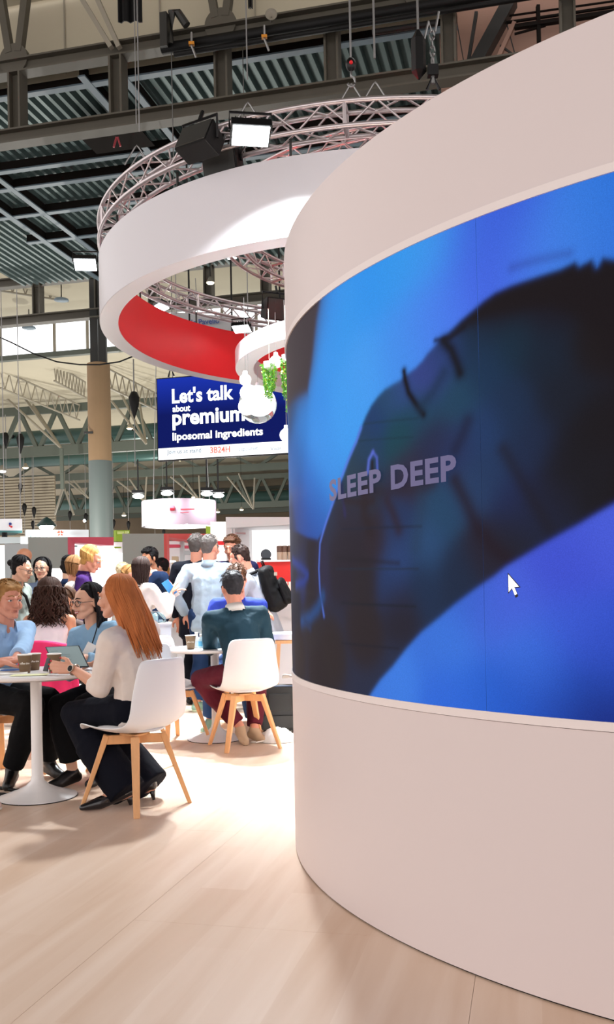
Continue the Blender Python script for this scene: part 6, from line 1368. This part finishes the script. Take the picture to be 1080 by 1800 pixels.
# pink jacket over the back of the curly haired woman's chair
rows = []; rnd = random.Random(9)
for i in range(19):
    row = []
    for j in range(25):
        u_ = j / 24 - .5; v_ = i / 18; z = .86 - .53 * v_; wv = .46 + .10 * v_
        row.append((-2.02 + u_ * wv * 1.25, 7.0 - .05 - .03 * v_ + .018 * math.sin(u_ * 34 + v_ * 2.0) * (.3 + v_) + .05 * abs(u_) * 2 * (1 - v_), z + .02 * math.cos(u_ * 6) - .03 + (.012 * math.sin(u_ * 15) if i == 18 else 0)))
    rows.append(row)
q = MB(); q.grid(rows); q.grid([[(p[0], p[1] + .10, p[2]) for p in rows[0]], rows[0]]); o = q.build('jacket', c_pinkcloth, smooth=True, solid=.008, subsurf=1); tag(o, 'bright pink jacket hung over the chair of the curly haired woman', 'jacket')
M6 = person('dark haired man in a teal sweater seated with his back turned at the second table', -.49, 7.20, 112, H=1.76, sit=.455, lean=14, head=(-6, 14), skin='pink', vox=.0072, facefeat=False, headpos=(-.585, 7.36, 1.205), w=1.04, hair=('short', H_['blackgrey']),
   top=dict(m=c_teal, kind='sweater', collar=M_paper, sleeve=.97, g=.02, noise=.018), bottom=dict(m=c_burg, hem=.06), shoes=dict(m=mat('shoe_beige', (176, 152, 124), .6)),
   knees=((-.86, 7.42, .50), (-.42, 7.66, .50)), feet=((-.545, 7.36, .13), (-.44, 7.42, .10)), toes=((-.50, 7.25, .025), (-.37, 7.36, .03)), hl=(-.66, 7.62, .785), hr=(-.52, 7.60, .785), eh=(V((-.5, -.1, -1)), V((.6, -.1, -1))), hd=(V((.8, .5, 0)), V((-.9, .1, 0))))
M7 = person('brown haired man in a bright blue jacket facing the teal sweater man', -.62, 8.46, 266, H=1.76, sit=.455, lean=16, head=(0, 22), skin='pink', headpos=(-.615, 8.20, 1.285), w=.98, hair=('short', H_['brown']), top=dict(m=c_cobalt, kind='jacket', sleeve=1.0, g=.022), bottom=dict(m=c_jean, hem=.07), shoes=dict(m=mat('sneaker_green', (140, 178, 160), .6), kind='sneaker', sole=M_paper),
   hl=(-.60, 7.98, .80), hr=(-.82, 7.96, .80), eh=(V((.2, 0, -1)), V((-.35, 0, -1))), feet=((-.48, 8.02, .085), (-.86, 8.1, .085)))
# ---- standing group at right
def shoes_(n, c): return mat('shoe_' + n, c, .5)
M2 = person('grey haired man in a long dark suit standing with his back turned', -1.17, 9.95, 74, H=1.79, head=(-8, 4), skin='pink', hair=('crop', H_['grey']), facefeat=False, w=1.05, top=dict(m=c_suit, kind='jacket', g=.026, low=-.24), bottom=dict(m=c_suit, hem=.09), shoes=shoes_('black', (16, 16, 18)))
M3 = person('grey haired man in an ice blue shirt and jeans standing with his back turned', -.985, 9.36, 78, H=1.745, head=(-20, 6), lean=3, skin='pink', hair=('crop', H_['grey']), facefeat=False, w=1.12, top=dict(m=c_ice, g=.022, low=-.12, noise=.02), bottom=dict(m=c_jean, hem=.08), shoes=dict(m=mat('sneaker_green', (140, 178, 160), .6), kind='sneaker', sole=mat('sneaker_sole', (216, 232, 200), .6)),
   feet=((-1.12, 9.36, .085), (-.90, 9.40, .085)), toes=((-1.02, 9.50, .025), (-.80, 9.53, .025)), hl=(-1.23, 9.50, .96), hr=(-.80, 9.72, 1.05))
M4 = person('brown haired man in a navy jacket and pink shirt standing and facing the camera', -.80, 10.30, 262, H=1.79, head=(-10, 16), skin='pink', hair=('short', H_['brown']), top=dict(m=c_suit3, kind='jacket', g=.024, low=-.2), bottom=dict(m=c_suit, hem=.08))
q = Blob(); ch_ = M4['chest']; q.bone(M4['nb'] + M4['Ft'] * .05, (.045, .03, .03), ch_ + M4['Ft'] * .105 - V((0, 0, .08)), (.03, .02, .05)); q.build('shirt_front', c_pinks, M4['t'], .009, 2)
M5 = person('balding man in a pale shirt bending forward with a black backpack', -.44, 9.38, 168, H=1.80, lean=22, head=(6, 26), skin='pink', hair=('thin', H_['dark']), facefeat=False, w=1.04, hipz=.90, top=dict(m=c_ltgrey, sleeve=.85, g=.02, low=-.20), bottom=dict(m=c_jean, hem=.08), hl=(-.46, 9.08, 1.02), hr=(-.78, 9.6, 1.0), eh=(V((-1, -.3, -.7)), None), hd=(V((.7, -.1, -.4)), None), headpos=(-.665, 9.36, 1.505))
# backpack
bpo = M5['chest'] - M5['Ft'] * .10; t = thing('backpack', 'black backpack worn by the balding man', 'backpack', bpo - M5['Ft'] * .12); Fb = np.array([list(M5['Lt']), list(M5['Ft']), list(M5['sp'])]).T; Lb, Fbk, Ub = M5['Lt'], M5['Ft'], M5['sp']
M_pack = cloth('backpack_black', (12, 12, 14), rough=.7); cen = bpo - Fbk * .08 - Ub * .06
B = Blob(Fb); B.bone(cen + Ub * .18, (.13, .075, .05), cen - Ub * .18, (.155, .105, .07)); B.bone(cen - Ub * .02, (.14, .10, .1), cen - Ub * .16 - Fbk * .03, (.14, .1, .08)); B.build('pack_body', M_pack, t, .011, 3, .02, .08)
B = Blob(Fb); B.bone(cen - Fbk * .12 + Ub * .02, (.11, .03, .05), cen - Fbk * .13 - Ub * .15, (.12, .045, .06)); B.build('front_pocket', M_pack, t, .009, 2, .012, .06)
for sg in (1, -1):
    q = MB(); P = [cen + Lb * sg * .09 + Ub * .2 + Fbk * .06, M5['nb'] + Lb * sg * .10 + Ub * .01, M5['chest'] + Lb * sg * .13 + Fbk * .13, M5['chest'] + Lb * sg * .16 + Fbk * .08 - Ub * .16, cen + Lb * sg * .14 - Ub * .18 + Fbk * .06]
    q.tube(P, .017, 8); q.build('shoulder_strap', M_pack, t, world=True, smooth=True)
q = MB(); q.tube([cen + Lb * .03 + Ub * .22, cen + Lb * .03 + Ub * .275, cen - Lb * .03 + Ub * .275, cen - Lb * .03 + Ub * .22], .008, 6); q.build('grab_handle', M_pack, t, world=True, smooth=True)
q = MB(); q.box(cen - Fbk * .12 + Ub * .12 + Lb * .11, (.03, .02, .035)); q.build('buckle', M_greytube, t, world=True)
# ---- standing group at left and middle
P1 = person('person with black hair bun, glasses and grey hoodie, seen in profile', -2.66, 8.62, -4, H=1.60, lean=8, head=(-6, 18), skin='light', glasses=True, headpos=(-2.61, 8.60, 1.425), hair=('bun', H_['black'], dict(at=(0, -.135, .03))), top=dict(m=c_grey, g=.026, noise=.02), bottom=dict(m=c_black))
q = MB(); n0 = P1['nb']; q.tube([n0 - P1['Lt'] * .07 + V((-.10, -.02, .03)), n0 - P1['Lt'] * .10 + V((.0, -.03, .035)), n0 - P1['Lt'] * .09 + V((.12, -.02, -.09)), n0 - P1['Lt'] * .06 + V((.15, 0, -.25))], .015, 8); q.build('bag_strap', M_black, P1['t'], world=True, smooth=True)
P2 = person('woman with long black hair and round glasses facing the camera at the left', -2.72, 9.65, 268, H=1.56, head=(0, 2), female=True, skin='light', glasses=True, hair=('long', H_['black'], dict(len=.22, n=60)), top=dict(m=cloth('blue_grey', (120, 140, 170))), bottom=dict(m=c_black))
P3 = person('man with a shaved head partly hidden behind the person with the hair bun', -3.30, 11.0, 230, H=1.74, skin='tan', hair=None, top=dict(m=c_grey, g=.02), bottom=dict(m=c_black))
P4 = person('person with tied black hair in a navy top between the standing women', -2.37, 9.3, 60, H=1.56, head=(-40, 14), skin='light', facefeat=False, hair=('bun', H_['black'], dict(at=(0, -.06, -.04))), top=dict(m=c_suit2), bottom=dict(m=c_black))
P5 = person('blonde woman in a purple cardigan bending forward with a pale strap', -2.07, 8.62, 8, H=1.62, lean=14, head=(-12, 28), female=True, skin='pink', hair=('long', H_['blond'], dict(len=.09, n=90, amax=2.0, r=.0085, taper=-.1)), headpos=(-1.975, 8.60, 1.50), top=dict(m=c_purple, g=.018, sleeve=.9), bottom=dict(m=c_purple), w=1.0)
q = MB(); n0 = P5['nb']; q.tube([n0 - P5['Lt'] * .06 + V((.03, 0, .01)), n0 - P5['Lt'] * .12 + V((-.02, -.04, .0)), n0 - P5['Lt'] * .12 + V((-.10, -.05, -.15)), n0 - P5['Lt'] * .12 + V((-.12, -.04, -.4))], .010, 6); q.build('bag_strap', M_paper, P5['t'], world=True, smooth=True)
P6 = person('woman with light brown hair in a beige jacket left of the purple cardigan', -2.30, 8.95, 10, H=1.55, lean=8, head=(10, 12), female=True, skin='pink', hair=('long', H_['palebrown'], dict(len=.16, n=60)), top=dict(m=c_beige, kind='jacket', g=.024, low=-.18), bottom=dict(m=c_dots, kind='skirt'))
P7 = person('brown haired woman just above the head of the red haired woman', -1.88, 9.75, 300, H=1.47, head=(20, 30), female=True, skin='pink', hair=('long', H_['sand'], dict(len=.1, n=60)), top=dict(m=c_wht), bottom=dict(m=c_black))
P7b = person('person with pale blond hair just behind the brown haired woman', -2.10, 10.7, 80, H=1.52, facefeat=False, skin='fair', hair=('short', H_['cream']), top=dict(m=c_stone), bottom=dict(m=c_black))
P8 = person('woman with long straight dark hair in a white blouse holding a brochure', -1.60, 9.0, 52, H=1.60, head=(8, 10), female=True, skin='fair', facefeat=False, headpos=(-1.575, 9.02, 1.405), hair=('long', H_['dark'], dict(len=.28, n=120, amax=1.7)), top=dict(m=c_white, g=.018, sleeve=.95), bottom=dict(m=c_navy, hem=.08), hr=(-1.31, 9.06, 1.18), hl=(-1.33, 9.25, 1.18), eh=(None, V((-.1, -.6, -1))), hd=(None, V((.3, .2, .9))))
t = thing('brochure', 'blue and red brochure held by the woman in the white blouse', 'brochure', (-1.33, 9.06, 1.235))
Rb = Matrix.Rotation(-.55, 3, 'Y') @ Matrix.Rotation(.35, 3, 'X')
for i, (mm, off, nm) in enumerate(((mat('brochure_blue', (50, 140, 214), .4), 0, 'blue_page'), (mat('brochure_red', (214, 50, 60), .4), .02, 'red_page'), (M_paper, .035, 'white_page'))):
    q = MB(); q.box((off * .6, .006 * i, off - .03 * i), (.075, .004, .16), M=Rb); q.build(nm, mm, t)
P9 = person('dark haired bearded man in a navy suit facing left, behind the white blouse', -1.74, 10.5, 232, H=1.68, head=(0, 6), skin='tan', hair=('short', H_['black']), beard=mat('beard_dark', (90, 62, 50), .8), top=dict(m=c_suit2, kind='jacket', g=.024, low=-.2, collar=M_paper), bottom=dict(m=c_suit2, hem=.09))
q = Blob(); q.bone(P9['nb'] + P9['Ft'] * .05, (.04, .04, .03), P9['chest'] + P9['Ft'] * .105 - V((0, 0, .08)), (.03, .03, .05)); q.build('shirt_front', M_paper, P9['t'], .009, 2)
P10 = person('black haired man in a stone shirt in profile, farthest before the coral frame', -1.93, 12.6, 176, H=1.63, head=(-4, 6), skin='fair', hair=('short', H_['black']), top=dict(m=c_stone, g=.02), bottom=dict(m=c_black))
P11 = person('blonde person half hidden between the suited man and the black haired man', -2.05, 13.3, 200, H=1.58, facefeat=False, skin='fair', hair=('long', H_['blond'], dict(len=.12, n=40)), top=dict(m=c_wht), bottom=dict(m=c_black))
# pale trainer at the left edge
t = thing('shoe', 'pale pink trainer on the floor at the left edge of the view', 'shoe', onfloor(2, 1424)); c = onfloor(2, 1424)
B = Blob(); B.bone(c + V((-.2, .06, .045)), (.04, .04, .045), c + V((-.03, -.01, .03)), (.038, .036, .028)); B.bone(c + V((-.2, .06, .06)), .04, c + V((-.2, .07, .10)), .038); B.build('upper', mat('trainer_pink', (224, 200, 198), .6), t, .007, 2)
B = Blob(); B.bone(c + V((-.2, .06, .012)), (.042, .042, .014), c + V((-.03, -.01, .012)), (.041, .04, .013)); B.build('sole', M_paper, t, .006, 1)
